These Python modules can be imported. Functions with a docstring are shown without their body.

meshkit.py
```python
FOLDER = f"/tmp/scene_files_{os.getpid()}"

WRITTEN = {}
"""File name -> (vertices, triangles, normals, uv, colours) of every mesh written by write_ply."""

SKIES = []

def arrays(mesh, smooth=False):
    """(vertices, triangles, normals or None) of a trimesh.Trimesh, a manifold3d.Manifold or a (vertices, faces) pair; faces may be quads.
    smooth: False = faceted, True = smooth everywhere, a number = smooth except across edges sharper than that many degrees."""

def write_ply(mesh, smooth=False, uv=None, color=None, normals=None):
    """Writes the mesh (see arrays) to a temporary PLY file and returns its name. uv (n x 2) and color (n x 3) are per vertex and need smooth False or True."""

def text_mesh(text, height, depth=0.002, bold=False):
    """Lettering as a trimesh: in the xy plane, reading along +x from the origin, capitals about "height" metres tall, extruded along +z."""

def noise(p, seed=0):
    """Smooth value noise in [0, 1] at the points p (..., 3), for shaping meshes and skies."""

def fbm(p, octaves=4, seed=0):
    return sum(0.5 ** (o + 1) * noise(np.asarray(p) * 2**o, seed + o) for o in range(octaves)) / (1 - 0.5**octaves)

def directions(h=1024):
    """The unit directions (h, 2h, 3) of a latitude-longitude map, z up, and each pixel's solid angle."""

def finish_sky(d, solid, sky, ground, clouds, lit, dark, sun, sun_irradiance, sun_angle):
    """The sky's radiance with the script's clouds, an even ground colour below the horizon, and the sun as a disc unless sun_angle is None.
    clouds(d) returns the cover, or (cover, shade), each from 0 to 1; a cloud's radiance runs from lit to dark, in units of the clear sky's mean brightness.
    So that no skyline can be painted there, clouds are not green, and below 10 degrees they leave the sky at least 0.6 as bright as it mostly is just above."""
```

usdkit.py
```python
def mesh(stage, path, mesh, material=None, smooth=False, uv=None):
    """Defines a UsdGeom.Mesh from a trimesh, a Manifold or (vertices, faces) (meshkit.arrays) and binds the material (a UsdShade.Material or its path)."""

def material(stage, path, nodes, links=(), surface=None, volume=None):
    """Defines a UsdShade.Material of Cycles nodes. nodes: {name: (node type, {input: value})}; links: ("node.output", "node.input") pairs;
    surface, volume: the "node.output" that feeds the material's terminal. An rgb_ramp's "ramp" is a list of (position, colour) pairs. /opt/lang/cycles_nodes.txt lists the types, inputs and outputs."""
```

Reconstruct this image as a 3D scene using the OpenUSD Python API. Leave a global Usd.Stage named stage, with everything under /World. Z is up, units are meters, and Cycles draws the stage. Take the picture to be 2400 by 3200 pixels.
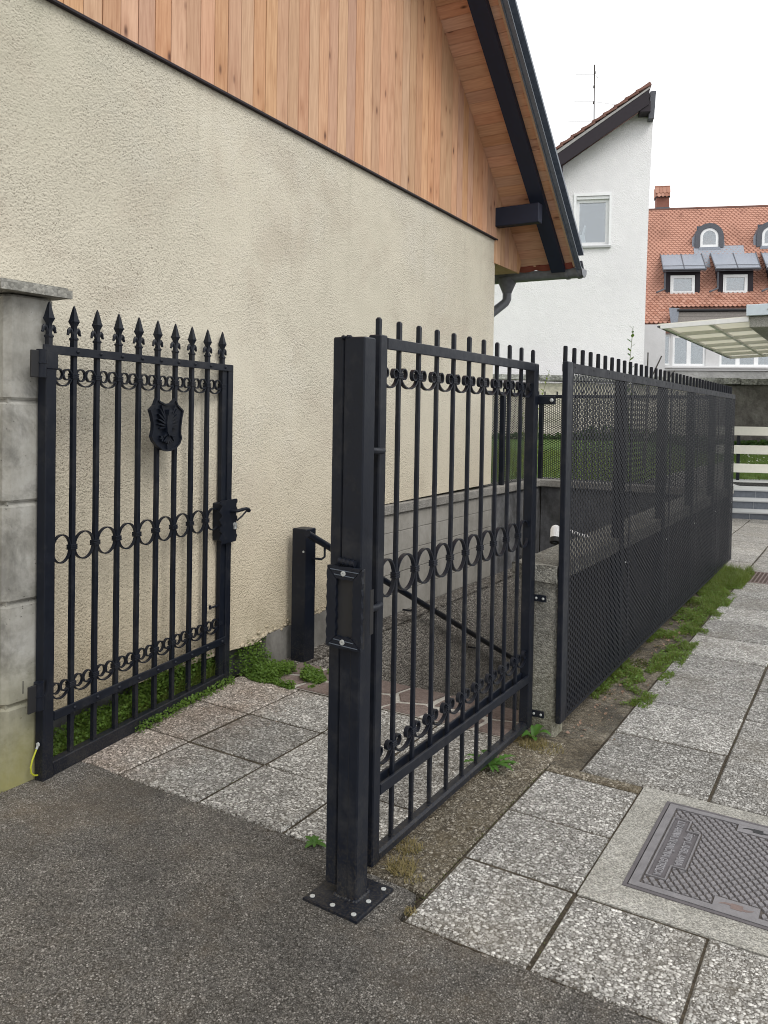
import math, random
import numpy as np, trimesh
import usdkit, meshkit
from pxr import Usd, UsdGeom, UsdLux, UsdShade, Gf, Sdf, Vt
from shapely.geometry import Polygon, box as sbox
from scipy.spatial import ConvexHull

stage = Usd.Stage.CreateInMemory()
UsdGeom.SetStageUpAxis(stage, UsdGeom.Tokens.z); UsdGeom.SetStageMetersPerUnit(stage, 1.0)
UsdGeom.Xform.Define(stage, '/World'); UsdGeom.Scope.Define(stage, '/World/Looks')
PI = math.pi

# ---------------------------------------------------------------- camera, sky, sun, exposure
EXPOSURE = 0.07
SKY_STRENGTH, CLOUD, SUN = 0.10, 15.0, 0.40
SUN_EL, SUN_AZ = math.radians(50), math.radians(108)       # azimuth measured from +Y towards +X: to the viewer's right
cam = UsdGeom.Camera.Define(stage, '/World/camera')
yaw, pitch, roll, fpx, cyp = 0.545353, 0.0197968, -0.0166426, 2522.18, 1342.62     # for a 2400 x 3200 picture
c_, s_ = math.cos(yaw), math.sin(yaw)
fw = np.array([-s_ * math.cos(pitch), c_ * math.cos(pitch), -math.sin(pitch)]); rt = np.array([c_, s_, 0.0]); dn = np.cross(fw, rt)
cr, sr = math.cos(roll), math.sin(roll)
rt, dn = cr * rt + sr * dn, -sr * rt + cr * dn
m4 = np.eye(4); m4[0, :3], m4[1, :3], m4[2, :3], m4[3, :3] = rt, -dn, -fw, (0, 0, 1.5)
cam.AddTransformOp().Set(Gf.Matrix4d(*m4.ravel().tolist()))
cam.CreateHorizontalApertureAttr(36.0); cam.CreateVerticalApertureAttr(48.0)
cam.CreateFocalLengthAttr(36.0 * fpx / 2400); cam.CreateVerticalApertureOffsetAttr(36.0 * (cyp - 1600) / 2400)
cam.CreateClippingRangeAttr(Gf.Vec2f(0.05, 5000)); cam.CreateExposureAttr(EXPOSURE); cam.CreateFStopAttr(0.0)


class NG:
    """A small builder for Cycles node graphs: inputs that start with @ are links."""
    def __init__(self): self.nodes, self.links, self.k = {}, [], 0
    def n(self, kind, **inp):
        self.k += 1; name = f'n{self.k}'; vals = {}
        for a, b in inp.items():
            if isinstance(b, str) and b.startswith('@'): self.links.append((b[1:], f'{name}.{a}'))
            else: vals[a] = b
        self.nodes[name] = (kind, vals); return '@' + name
    def pos(self): return self.n('geometry') + '.position'
    def noise(self, v, scale, detail=4, rough=0.55, dist=0.0): return self.n('noise_texture', vector=v, scale=scale, detail=detail, roughness=rough, distortion=dist) + '.fac'
    def ramp(self, f, stops): return self.n('rgb_ramp', fac=f, ramp=stops) + '.color'
    def mix(self, f, a, b, t='mix'): return self.n('mix', mix_type=t, fac=f, color1=a, color2=b) + '.color'
    def math(self, t, a, b=0.5, c=0.0, clamp=False): return self.n('math', math_type=t, value1=a, value2=b, value3=c, use_clamp=clamp) + '.value'
    def rng(self, v, a, b, c=0.0, d=1.0): return self.n('map_range', value=v, from_min=a, from_max=b, to_min=c, to_max=d, clamp=True) + '.result'
    def bump(self, h, dist, strength=1.0, normal=None):
        k = dict(height=h, distance=dist, strength=strength)
        if normal: k['normal'] = normal
        return self.n('bump', **k) + '.normal'
    def done(self, name, out, volume=False):
        return usdkit.material(stage, f'/World/Looks/{name}', self.nodes, self.links, surface=out[1:])


g = NG()
sky = g.n('sky_texture', sky_type='single_scattering', sun_disc=False, sun_elevation=SUN_EL, sun_rotation=SUN_AZ) + '.color'
d_ = g.n('texture_coordinate') + '.generated'
cl = g.noise(g.n('geometry') + '.position', 2.2, 5, 0.6)
cloud = g.mix(g.rng(cl, 0.3, 0.7), (CLOUD * .93, CLOUD * .945, CLOUD * .97), (CLOUD, CLOUD, CLOUD))
bg = g.n('background_shader', color=g.mix(0.93, sky, cloud), strength=SKY_STRENGTH)
skym = g.done('sky_look', bg + '.background')
dome = UsdLux.DomeLight.Define(stage, '/World/sky'); UsdShade.MaterialBindingAPI.Apply(dome.GetPrim()).Bind(skym)
dome.GetPrim().SetCustomDataByKey('kind', 'structure'); dome.GetPrim().SetCustomDataByKey('label', 'even white overcast sky')
sun = UsdLux.DistantLight.Define(stage, '/World/sun'); sun.CreateIntensityAttr(SUN); sun.CreateNormalizeAttr(True); sun.CreateAngleAttr(25.0)
sun.CreateColorAttr(Gf.Vec3f(1.0, 0.97, 0.93))
to_sun = np.array([math.sin(SUN_AZ) * math.cos(SUN_EL), math.cos(SUN_AZ) * math.cos(SUN_EL), math.sin(SUN_EL)])
sx = np.cross([0, 0, 1.0], to_sun); sx /= np.linalg.norm(sx); sy = np.cross(to_sun, sx)
ms = np.eye(4); ms[0, :3], ms[1, :3], ms[2, :3] = sx, sy, to_sun
sun.AddTransformOp().Set(Gf.Matrix4d(*ms.ravel().tolist()))

# ---------------------------------------------------------------- materials
M = {}
def principled(g, **k): return g.n('principled_bsdf', **k) + '.BSDF'

def mat_plaster(name, stops, pit, bump, lowtint=None, scale=95.0):
    g = NG(); p = g.pos()
    big = g.noise(p, 0.75, 5, 0.6); mid = g.noise(p, 5, 5, 0.65)
    col = g.ramp(g.math('add', g.math('multiply', big, 0.7), g.math('multiply', mid, 0.3)), stops)
    sep = g.n('separate_xyz', vector=p)
    if lowtint:
        zf = g.math('multiply', g.rng(sep + '.z', 1.7, 0.25), g.rng(big, 0.25, 0.75, 0.45, 1.0))
        col = g.mix(zf, col, lowtint)
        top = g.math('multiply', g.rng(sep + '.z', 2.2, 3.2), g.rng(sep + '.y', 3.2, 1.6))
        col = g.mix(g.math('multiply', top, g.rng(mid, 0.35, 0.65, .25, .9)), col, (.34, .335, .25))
        spl = g.math('multiply', g.rng(sep + '.z', .62, .16), g.rng(g.noise(p, 6.5, 6, .75), .38, .66, 0, .6)); col = g.mix(spl, col, (.30, .25, .165))
        rn = g.n('noise_texture', vector=g.n('mapping', vector=p, scale=(1, 6, .22)) + '.vector', scale=1.6, detail=6, roughness=0.7) + '.fac'
        col = g.mix(g.math('multiply', g.rng(sep + '.z', 1.6, 3.1), g.rng(rn, .54, .72, 0, .22)), col, (.30, .285, .22))
        blot = g.noise(p, 2.1, 4, .6, .3)
        col = g.mix(g.rng(blot, 0.54, 0.70, 0, 0.30), col, (.43, .36, .285))
    warp = g.n('vector_math', math_type='add', vector1=p, vector2=g.n('vector_math', math_type='scale', vector1=g.n('noise_texture', vector=p, scale=60, detail=2) + '.color', scale=0.012) + '.vector') + '.vector'
    v = g.n('voronoi_texture', vector=warp, scale=scale, feature='smooth_f1', smoothness=0.6) + '.distance'
    fine = g.noise(warp, scale * 1.6, 3, 0.6)
    h = g.math('add', g.math('multiply', v, 0.55), g.math('multiply', fine, 0.75))
    uneven = g.rng(g.noise(p, 1.5, 4, .6), .32, .62, .35, 1.15)
    pits = g.math('multiply', g.rng(h, 0.39, 0.53, 1.0, 0.0), uneven)
    col = g.mix(g.math('multiply', pits, pit), col, (.17, .145, .10))
    M[name] = g.done(name, principled(g, base_color=col, roughness=0.95, specular_ior_level=0.15, normal=g.bump(g.math('multiply', h, uneven), bump, 0.9)))
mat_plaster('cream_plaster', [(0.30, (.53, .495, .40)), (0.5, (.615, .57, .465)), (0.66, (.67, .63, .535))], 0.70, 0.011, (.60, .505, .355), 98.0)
mat_plaster('white_plaster', [(0.3, (.68, .675, .68)), (0.6, (.78, .775, .775))], 0.10, 0.012, None, 42.0)
mat_plaster('pale_grey_plaster', [(0.3, (.50, .50, .50)), (0.6, (.60, .60, .60))], 0.05, 0.008, None, 42.0)
mat_plaster('stained_plinth', [(0.35, (.22, .22, .215)), (0.5, (.33, .33, .32)), (0.62, (.42, .42, .41))], 0.25, 0.02, None, 12.0)

def mat_wood(name, along, c1, c2, knot, val=(0.85, 1.07)):
    """Larch boards: along = axis of the grain (0 x, 1 y, 2 z); every board gets its own offset and tone."""
    g = NG(); p = g.pos(); r = g.n('object_info') + '.random'
    off = g.n('combine_xyz', x=g.math('multiply', r, 31.0), y=g.math('multiply', r, 57.0), z=g.math('multiply', r, 83.0)) + '.vector'
    q = g.n('vector_math', math_type='add', vector1=p, vector2=off) + '.vector'
    sc = [1.0, 1.0, 1.0]; sc[along] = 0.055
    grain = g.noise(g.n('mapping', vector=q, scale=tuple(sc)) + '.vector', 75, 6, 0.62, 0.6)
    kc = [9.0, 9.0, 9.0]; kc[along] = 3.6
    kn = g.n('voronoi_texture', vector=g.n('mapping', vector=q, scale=tuple(kc)) + '.vector', scale=1.0, randomness=1.0) + '.distance'
    kmask = g.math('multiply', g.rng(kn, 0.14, 0.04), g.rng(g.noise(q, 1.9, 1), 0.32, 0.42))
    halo = g.rng(kn, 0.34, 0.05)
    col = g.ramp(g.math('add', g.math('multiply', grain, 0.9), g.math('multiply', halo, -0.18)), [(0.26, c2), (0.56, c1)])
    tone = g.n('hsv', hue=g.rng(r, 0, 1, 0.493, 0.505), saturation=g.rng(g.math('fraction', g.math('multiply', r, 7.31)), 0, 1, 0.92, 1.10), value=g.rng(g.math('fraction', g.math('multiply', r, 13.7)), 0, 1, *val), color=col) + '.color'
    col = g.mix(kmask, tone, knot)
    M[name] = g.done(name, principled(g, base_color=col, roughness=0.6, specular_ior_level=0.3, normal=g.bump(grain, 0.002, 0.5)))
mat_wood('larch_wall', 2, (.60, .365, .222), (.44, .235, .13), (.09, .035, .02))
mat_wood('larch_soffit', 0, (.60, .355, .225), (.45, .235, .14), (.10, .04, .025))
mat_wood('pale_board', 1, (.55, .40, .26), (.45, .30, .18), (.2, .1, .05))

def mat_metal(name, col, rough, bump=0.0006, dust=None, spec=0.5):
    g = NG(); p = g.pos()
    n1 = g.noise(p, 26, 4); n2 = g.noise(p, 140, 3)
    c = g.mix(g.rng(n1, 0.35, 0.7), col, tuple(x * (1.35 if max(col) < .3 else 1.07) for x in col))
    if dust:
        z = g.n('separate_xyz', vector=p) + '.z'
        c = g.mix(g.math('multiply', g.rng(z, 0.25, 0.0), g.rng(n2, 0.45, 0.75, 0, .8)), c, dust)
        c = g.mix(g.rng(g.noise(p, 44, 6, .8), .70, .76, 0, .65), c, (.085, .038, .018))
        c = g.mix(g.rng(g.noise(p, 7, 6, .75), .52, .72, 0, .10), c, (.16, .155, .145))
    M[name] = g.done(name, principled(g, base_color=c, roughness=g.rng(n1, 0.3, 0.7, rough - .07, rough + .08), specular_ior_level=spec, normal=g.bump(n2, bump, 0.4)))
mat_metal('black_paint', (.0034, .0050, .0095), 0.44, 0.0009, (.05, .043, .033), .27)
mat_metal('anthracite_paint', (.0062, .0072, .0108), 0.52, .0004, None, .22)
mat_metal('dark_beam', (.009, .0125, .025), 0.55, 0.002, None, .3)
mat_metal('brown_black_beam', (.019, .0145, .019), 0.65, 0.002, None, .3)
mat_metal('gutter_grey', (.115, .122, .135), 0.42)
mat_metal('flashing_grey', (.075, .09, .112), 0.36)
mat_metal('zinc_sheet', (.20, .22, .255), 0.42, 0.004)
mat_metal('zinc_dark', (.062, .066, .078), 0.5, 0.003)
mat_metal('galvanised', (.36, .37, .36), 0.35)
mat_metal('cast_iron', (.135, .129, .134), 0.46, 0.003)
mat_metal('cast_iron_groove', (.060, .050, .044), 0.7, 0.004)
mat_metal('cast_iron_worn', (.20, .195, .205), 0.42, 0.002)
mat_metal('cast_iron_dark', (.075, .068, .072), 0.6, 0.003)
mat_metal('rusty_grate', (.13, .095, .085), 0.7, 0.003)
mat_metal('white_frame', (.76, .77, .77), 0.35, 0.0002)
mat_metal('cream_board', (.66, .645, .56), 0.55, 0.001)
mat_metal('canopy_frame', (.70, .69, .67), 0.45, 0.0005)
mat_metal('pale_blue_fascia', (.50, .56, .60), 0.4, 0.0005)
mat_metal('taupe_panel', (.235, .215, .195), 0.6, 0.001)
mat_metal('near_black', (.006, .006, .007), 0.6)
mat_metal('yellow_wire', (.40, .42, .03), 0.4, 0.0002)
mat_metal('camera_white', (.78, .78, .78), 0.3, 0.0001)
mat_metal('slate_tile', (.085, .095, .112), 0.45, 0.002)
mat_metal('pale_stone', (.40, .41, .41), 0.6, 0.002)
mat_metal('dry_twig', (.20, .15, .09), 0.9, 0.002)
mat_metal('dark_twig', (.055, .05, .045), 0.9, 0.002)
mat_metal('plant_stem', (.11, .13, .05), 0.7, 0.001)

def mat_concrete(name, c1, c2, c3, pores=0.4, algae=0.0, grit=0.0, bump=0.004, boards=False, grit_scale=130.0, stain=0.0, pale=None):
    g = NG(); p = g.pos(); sep = g.n('separate_xyz', vector=p)
    big = g.noise(p, 2.3, 6, 0.65); mid = g.noise(p, 17, 5, 0.7)
    streak = g.n('noise_texture', vector=g.n('mapping', vector=p, scale=(1, 1, .22)) + '.vector', scale=9, detail=5, roughness=0.65) + '.fac'
    f = g.math('add', g.math('multiply', big, 0.45), g.math('add', g.math('multiply', mid, 0.25), g.math('multiply', streak, 0.3)))
    col = g.ramp(f, [(0.36, c1), (0.5, c2), (0.63, c3)])
    por = g.n('voronoi_texture', vector=p, scale=52, randomness=1.0) + '.distance'
    pm = g.math('multiply', g.rng(por, 0.17, 0.07), g.rng(g.noise(p, 9, 2), 0.5, 0.62))
    h = g.math('add', g.math('multiply', mid, 0.5), g.math('multiply', pm, -0.8))
    col = g.mix(g.math('multiply', pm, pores), col, tuple(x * 0.35 for x in c1))
    if grit:
        vo = g.n('voronoi_texture', vector=p, scale=grit_scale)
        tone = g.n('separate_color', color=vo + '.color') + '.r'
        col = g.mix(grit, col, g.mix(1.0, col, g.ramp(tone, [(0.0, (.35, .33, .3)), (0.5, (.9, .9, .88)), (1.0, (1.75, 1.72, 1.65))]), 'multiply'))
        h = g.math('add', h, g.math('multiply', vo + '.distance', -0.9))
    if stain:
        st = g.noise(p, 3.3, 6, 0.7, 0.4)
        col = g.mix(g.rng(st, 0.48, 0.62, 0, stain), col, (.035, .034, .03))
    if pale:
        col = g.mix(g.math('multiply', g.rng(sep + '.x', -2.6, -3.6), g.rng(mid, .3, .6, .6, 1.0)), col, pale)
    if boards:
        zz = g.math('fraction', g.math('multiply', sep + '.z', 1 / 0.155))
        seam = g.rng(g.math('absolute', g.math('subtract', zz, 0.5)), 0.47, 0.5)
        col = g.mix(g.math('multiply', seam, g.rng(g.noise(p, 6, 3), .4, .6, .15, .75)), col, (.06, .055, .05)); h = g.math('add', h, g.math('multiply', seam, -1.0))
    if algae:
        a = g.math('multiply', g.rng(sep + '.z', 0.55, 0.02), g.rng(big, 0.3, 0.62, 0.35, 1.0))
        col = g.mix(g.math('multiply', a, algae), col, (.225, .21, .06))
    M[name] = g.done(name, principled(g, base_color=col, roughness=0.9, specular_ior_level=0.2, normal=g.bump(h, bump, 0.8)))
mat_concrete('pillar_concrete', (.165, .158, .138), (.30, .292, .262), (.41, .403, .375), 0.8, algae=.8, stain=.5)
mat_concrete('cap_concrete', (.11, .108, .095), (.23, .226, .205), (.33, .326, .30), 0.7, grit=0.4, stain=.45, grit_scale=70)
mat_concrete('formed_concrete', (.20, .19, .167), (.285, .27, .24), (.35, .335, .305), 0.6, boards=True)
mat_concrete('footing_concrete', (.13, .125, .112), (.20, .19, .172), (.27, .26, .24), 0.5, boards=False, stain=.3)
mat_concrete('gap_shade_wall', (.007, .0065, .006), (.013, .012, .011), (.024, .022, .019), 0.3)  # near-black: shade of the gap behind the perforated sheets painted into the wall colour
mat_concrete('dark_formed_concrete', (.06, .06, .062), (.125, .125, .128), (.21, .21, .21), 0.5, stain=.6)
mat_concrete('ledge_concrete', (.15, .143, .127), (.23, .219, .20), (.30, .288, .265), 0.5, grit=0.25)
mat_concrete('rough_concrete', (.17, .155, .136), (.275, .255, .228), (.36, .34, .305), 0.4, grit=0.6, bump=0.02, grit_scale=75)
mat_concrete('washed_concrete', (.125, .12, .105), (.20, .195, .175), (.27, .265, .24), 0.4, algae=.22, grit=0.6, bump=0.006, grit_scale=120)
mat_concrete('manhole_surround', (.22, .215, .195), (.285, .28, .258), (.35, .345, .325), 0.3, grit=0.7, bump=0.002, grit_scale=230)
mat_concrete('old_stone', (.075, .068, .06), (.135, .125, .115), (.21, .2, .185), 0.2, bump=0.06, stain=.4, pale=(.66, .61, .52))
mat_concrete('coping_stone', (.16, .16, .155), (.30, .30, .29), (.44, .44, .43), 0.2, grit=0.5, bump=0.02, stain=.35, grit_scale=25)
mat_concrete('dirty_strip', (.06, .05, .036), (.125, .108, .082), (.23, .212, .178), 0.2, grit=0.7, bump=0.010, grit_scale=95, stain=.6)
mat_concrete('soil', (.030, .024, .016), (.06, .048, .034), (.10, .085, .06), 0.2, grit=0.6, bump=0.02, grit_scale=95)
mat_concrete('joint_dirt', (.028, .023, .016), (.050, .041, .029), (.085, .071, .053), 0.2, grit=.5, grit_scale=160)
mat_concrete('mortar', (.30, .285, .255), (.42, .40, .365), (.52, .50, .46), 0.2, grit=0.3, bump=0.004)
mat_concrete('porphyry', (.115, .088, .078), (.165, .128, .115), (.21, .17, .155), 0.2, grit=0.3, bump=0.003)
mat_concrete('weathered_grey_wood', (.23, .225, .22), (.33, .325, .315), (.42, .41, .40), 0.1, bump=0.003)

def mat_pebbles(name, scale, stops, gap, bump, dirt, dirtcol, rough=0.8, rust=False, patchy=0.0):
    g = NG(); p = g.pos()
    q = g.n('vector_math', math_type='add', vector1=p, vector2=g.n('vector_math', math_type='scale', vector1=g.n('noise_texture', vector=p, scale=scale * .6, detail=1) + '.color', scale=0.5 / scale) + '.vector') + '.vector'
    v = g.n('voronoi_texture', vector=q, scale=scale, randomness=0.95)
    v2 = g.n('voronoi_texture', vector=q, scale=scale * 2.1, randomness=1.0)
    t1 = g.n('separate_color', color=v + '.color') + '.r'; t2 = g.n('separate_color', color=v2 + '.color') + '.g'
    small = g.rng(g.n('separate_color', color=v + '.color') + '.b', 0.58, 0.62)
    tone = g.n('mix_float', fac=small, a=t1, b=t2) + '.result'
    dist = g.n('mix_float', fac=small, a=v + '.distance', b=v2 + '.distance') + '.result'
    col = g.ramp(tone, stops)
    col = g.mix(g.rng(dist, 0.50, 0.72), col, gap)
    big = g.noise(p, 1.7, 6, 0.68); med = g.noise(p, 9, 4, 0.6)
    r = g.n('object_info') + '.random'
    col = g.n('hsv', value=g.math('multiply', g.rng(r, 0, 1, 0.80, 1.14), g.rng(med, 0.3, 0.7, 0.82, 1.14)), color=col) + '.color'
    col = g.mix(g.rng(big, 0.50, 0.68, 0, dirt), col, dirtcol)
    if patchy:
        pn = g.noise(p, .85, 5, .62, .5); pn2 = g.noise(p, 3.1, 5, .7)
        pf_ = g.math('add', g.math('multiply', pn, .65), g.math('multiply', pn2, .35))
        col = g.n('hsv', value=g.rng(pf_, .36, .62, 1 - patchy, 1 + patchy * .45), saturation=g.rng(pn2, .3, .7, .85, 1.25), color=col) + '.color'
    if rust:
        x = g.n('separate_xyz', vector=p)
        rf = g.math('multiply', g.rng(g.math('add', x + '.x', g.math('multiply', g.math('subtract', med, .5), .55)), -2.42, -2.75), g.rng(big, .3, .6, .18, .42))
        col = g.mix(rf, col, g.mix(1.0, col, (1.05, .72, .52), 'multiply'))
    M[name] = g.done(name, principled(g, base_color=col, roughness=rough, specular_ior_level=0.35, normal=g.bump(g.math('multiply', dist, -1.0), bump, 0.9)))
mat_pebbles('dirty_slab', 92, [(0.0, (.075, .062, .044)), (0.4, (.135, .115, .082)), (0.75, (.22, .195, .15)), (1.0, (.40, .37, .31))], (.05, .04, .026), 0.005, 0.75, (.10, .078, .042))
SL = [(0.0, (.135, .128, .117)), (0.25, (.225, .217, .20)), (0.55, (.345, .336, .312)), (0.8, (.485, .475, .445)), (1.0, (.66, .645, .61))]
mat_pebbles('washed_slab', 100, SL, (.085, .077, .064), 0.005, 0.40, (.165, .142, .108), rust=True)
mat_pebbles('washed_slab_far', 60, [(a, tuple(.5 * x + .5 * m for x, m in zip(c, (.33, .31, .28)))) for a, c in SL], (.12, .11, .09), 0.004, 0.3, (.2, .17, .13))
mat_pebbles('asphalt_look', 168, [(0.0, (.088, .081, .072)), (0.45, (.155, .144, .129)), (0.8, (.245, .231, .209)), (1.0, (.42, .40, .37))], (.040, .036, .030), 0.007, 0.40, (.150, .118, .082), 0.75, patchy=.42)
mat_pebbles('gravel', 60, [(0.0, (.07, .06, .05)), (0.5, (.16, .145, .125)), (1.0, (.36, .33, .29))], (.04, .033, .025), 0.02, 0.5, (.12, .10, .075))

def mat_leaf(name, c1, c2, trans=0.35):
    g = NG(); r = g.n('geometry') + '.random_per_island'
    col = g.mix(g.math('multiply_add', g.noise(g.pos(), 7, 2), 0.6, g.math('multiply', r, 0.55), clamp=True), c1, c2)
    a = g.n('principled_bsdf', base_color=col, roughness=0.55, specular_ior_level=0.35) + '.BSDF'
    b = g.n('translucent_bsdf', color=g.mix(0.5, col, (.20, .30, .03))) + '.BSDF'
    M[name] = g.done(name, g.n('mix_closure', fac=trans, closure1=a, closure2=b) + '.closure')
mat_leaf('clover_leaf', (.07, .135, .022), (.20, .31, .055)); mat_leaf('grass_blade', (.08, .11, .02), (.19, .225, .06)); mat_leaf('weed_leaf', (.04, .115, .018), (.10, .20, .032), .25)
mat_leaf('dark_leaf', (.02, .055, .014), (.065, .13, .035)); mat_leaf('yellow_leaf', (.16, .20, .03), (.30, .34, .06)); mat_leaf('dry_grass', (.16, .12, .05), (.30, .25, .12), .2); mat_leaf('moss_tuft', (.04, .045, .010), (.085, .09, .018), .2)
mat_leaf('daisy', (.6, .6, .58), (.75, .75, .72), .2); mat_leaf('dead_leaf', (.22, .13, .09), (.36, .25, .2), .2)

def mat_lawn():
    g = NG(); p = g.pos()
    col = g.ramp(g.math('add', g.math('multiply', g.noise(p, 2.2, 5), .6), g.math('multiply', g.noise(p, 60, 3), .4)), [(.36, (.045, .085, .017)), (.5, (.085, .145, .03)), (.64, (.14, .21, .06))])
    M['lawn_turf'] = g.done('lawn_turf', principled(g, base_color=col, roughness=.9, specular_ior_level=.2, normal=g.bump(g.noise(p, 90, 3), .02, .8)))
mat_lawn()

def mat_rooftile(name, c1, c2, moss):
    g = NG(); p = g.pos(); r = g.n('geometry') + '.random_per_island'; r2 = g.n('object_info') + '.random'
    col = g.mix(g.math('fraction', g.math('add', g.math('multiply', r, 3.3), r2)), c1, c2)
    col = g.mix(g.rng(g.noise(p, 1.1, 5, .7), .48, .7, 0, moss), col, tuple(x * .55 for x in c1))
    M[name] = g.done(name, principled(g, base_color=col, roughness=.8, specular_ior_level=.25, normal=g.bump(g.noise(p, 40, 3), .004, .5)))
mat_rooftile('terracotta', (.34, .160, .110), (.47, .258, .192), .42); mat_rooftile('old_tile', (.15, .075, .058), (.22, .12, .095), .8); mat_rooftile('red_eave_tile', (.20, .055, .038), (.26, .08, .055), .2)
mat_rooftile('brick_red', (.22, .095, .07), (.28, .13, .10), .4)

def mat_pane(name, tint, rough=0.03):
    g = NG(); f = g.n('fresnel', IOR=1.6) + '.fac'
    t = g.n('transparent_bsdf', color=tint) + '.BSDF'; s = g.n('glossy_bsdf', roughness=rough, color=(.95, .97, 1.0)) + '.BSDF'
    M[name] = g.done(name, g.n('mix_closure', fac=g.rng(f, 0, 1, .16, 1.0), closure1=t, closure2=s) + '.closure')
mat_pane('window_glass', (.82, .87, .88))
g = NG(); o = g.n('mix_closure', fac=0.55, closure1=principled(g, base_color=(.70, .69, .63), roughness=.35), closure2=g.n('translucent_bsdf', color=(.84, .82, .74)) + '.BSDF') + '.closure'
M['opal_sheet'] = g.done('opal_sheet', o)
def plain(name, c, r=.7):
    g = NG(); n = g.noise(g.pos(), 3, 4)
    M[name] = g.done(name, principled(g, base_color=g.mix(g.rng(n, .3, .7), c, tuple(x * .8 for x in c)), roughness=r))
plain('room_dark', (.035, .042, .05)); plain('curtain', (.11, .145, .20)); plain('room_mid', (.06, .072, .095))

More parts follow.
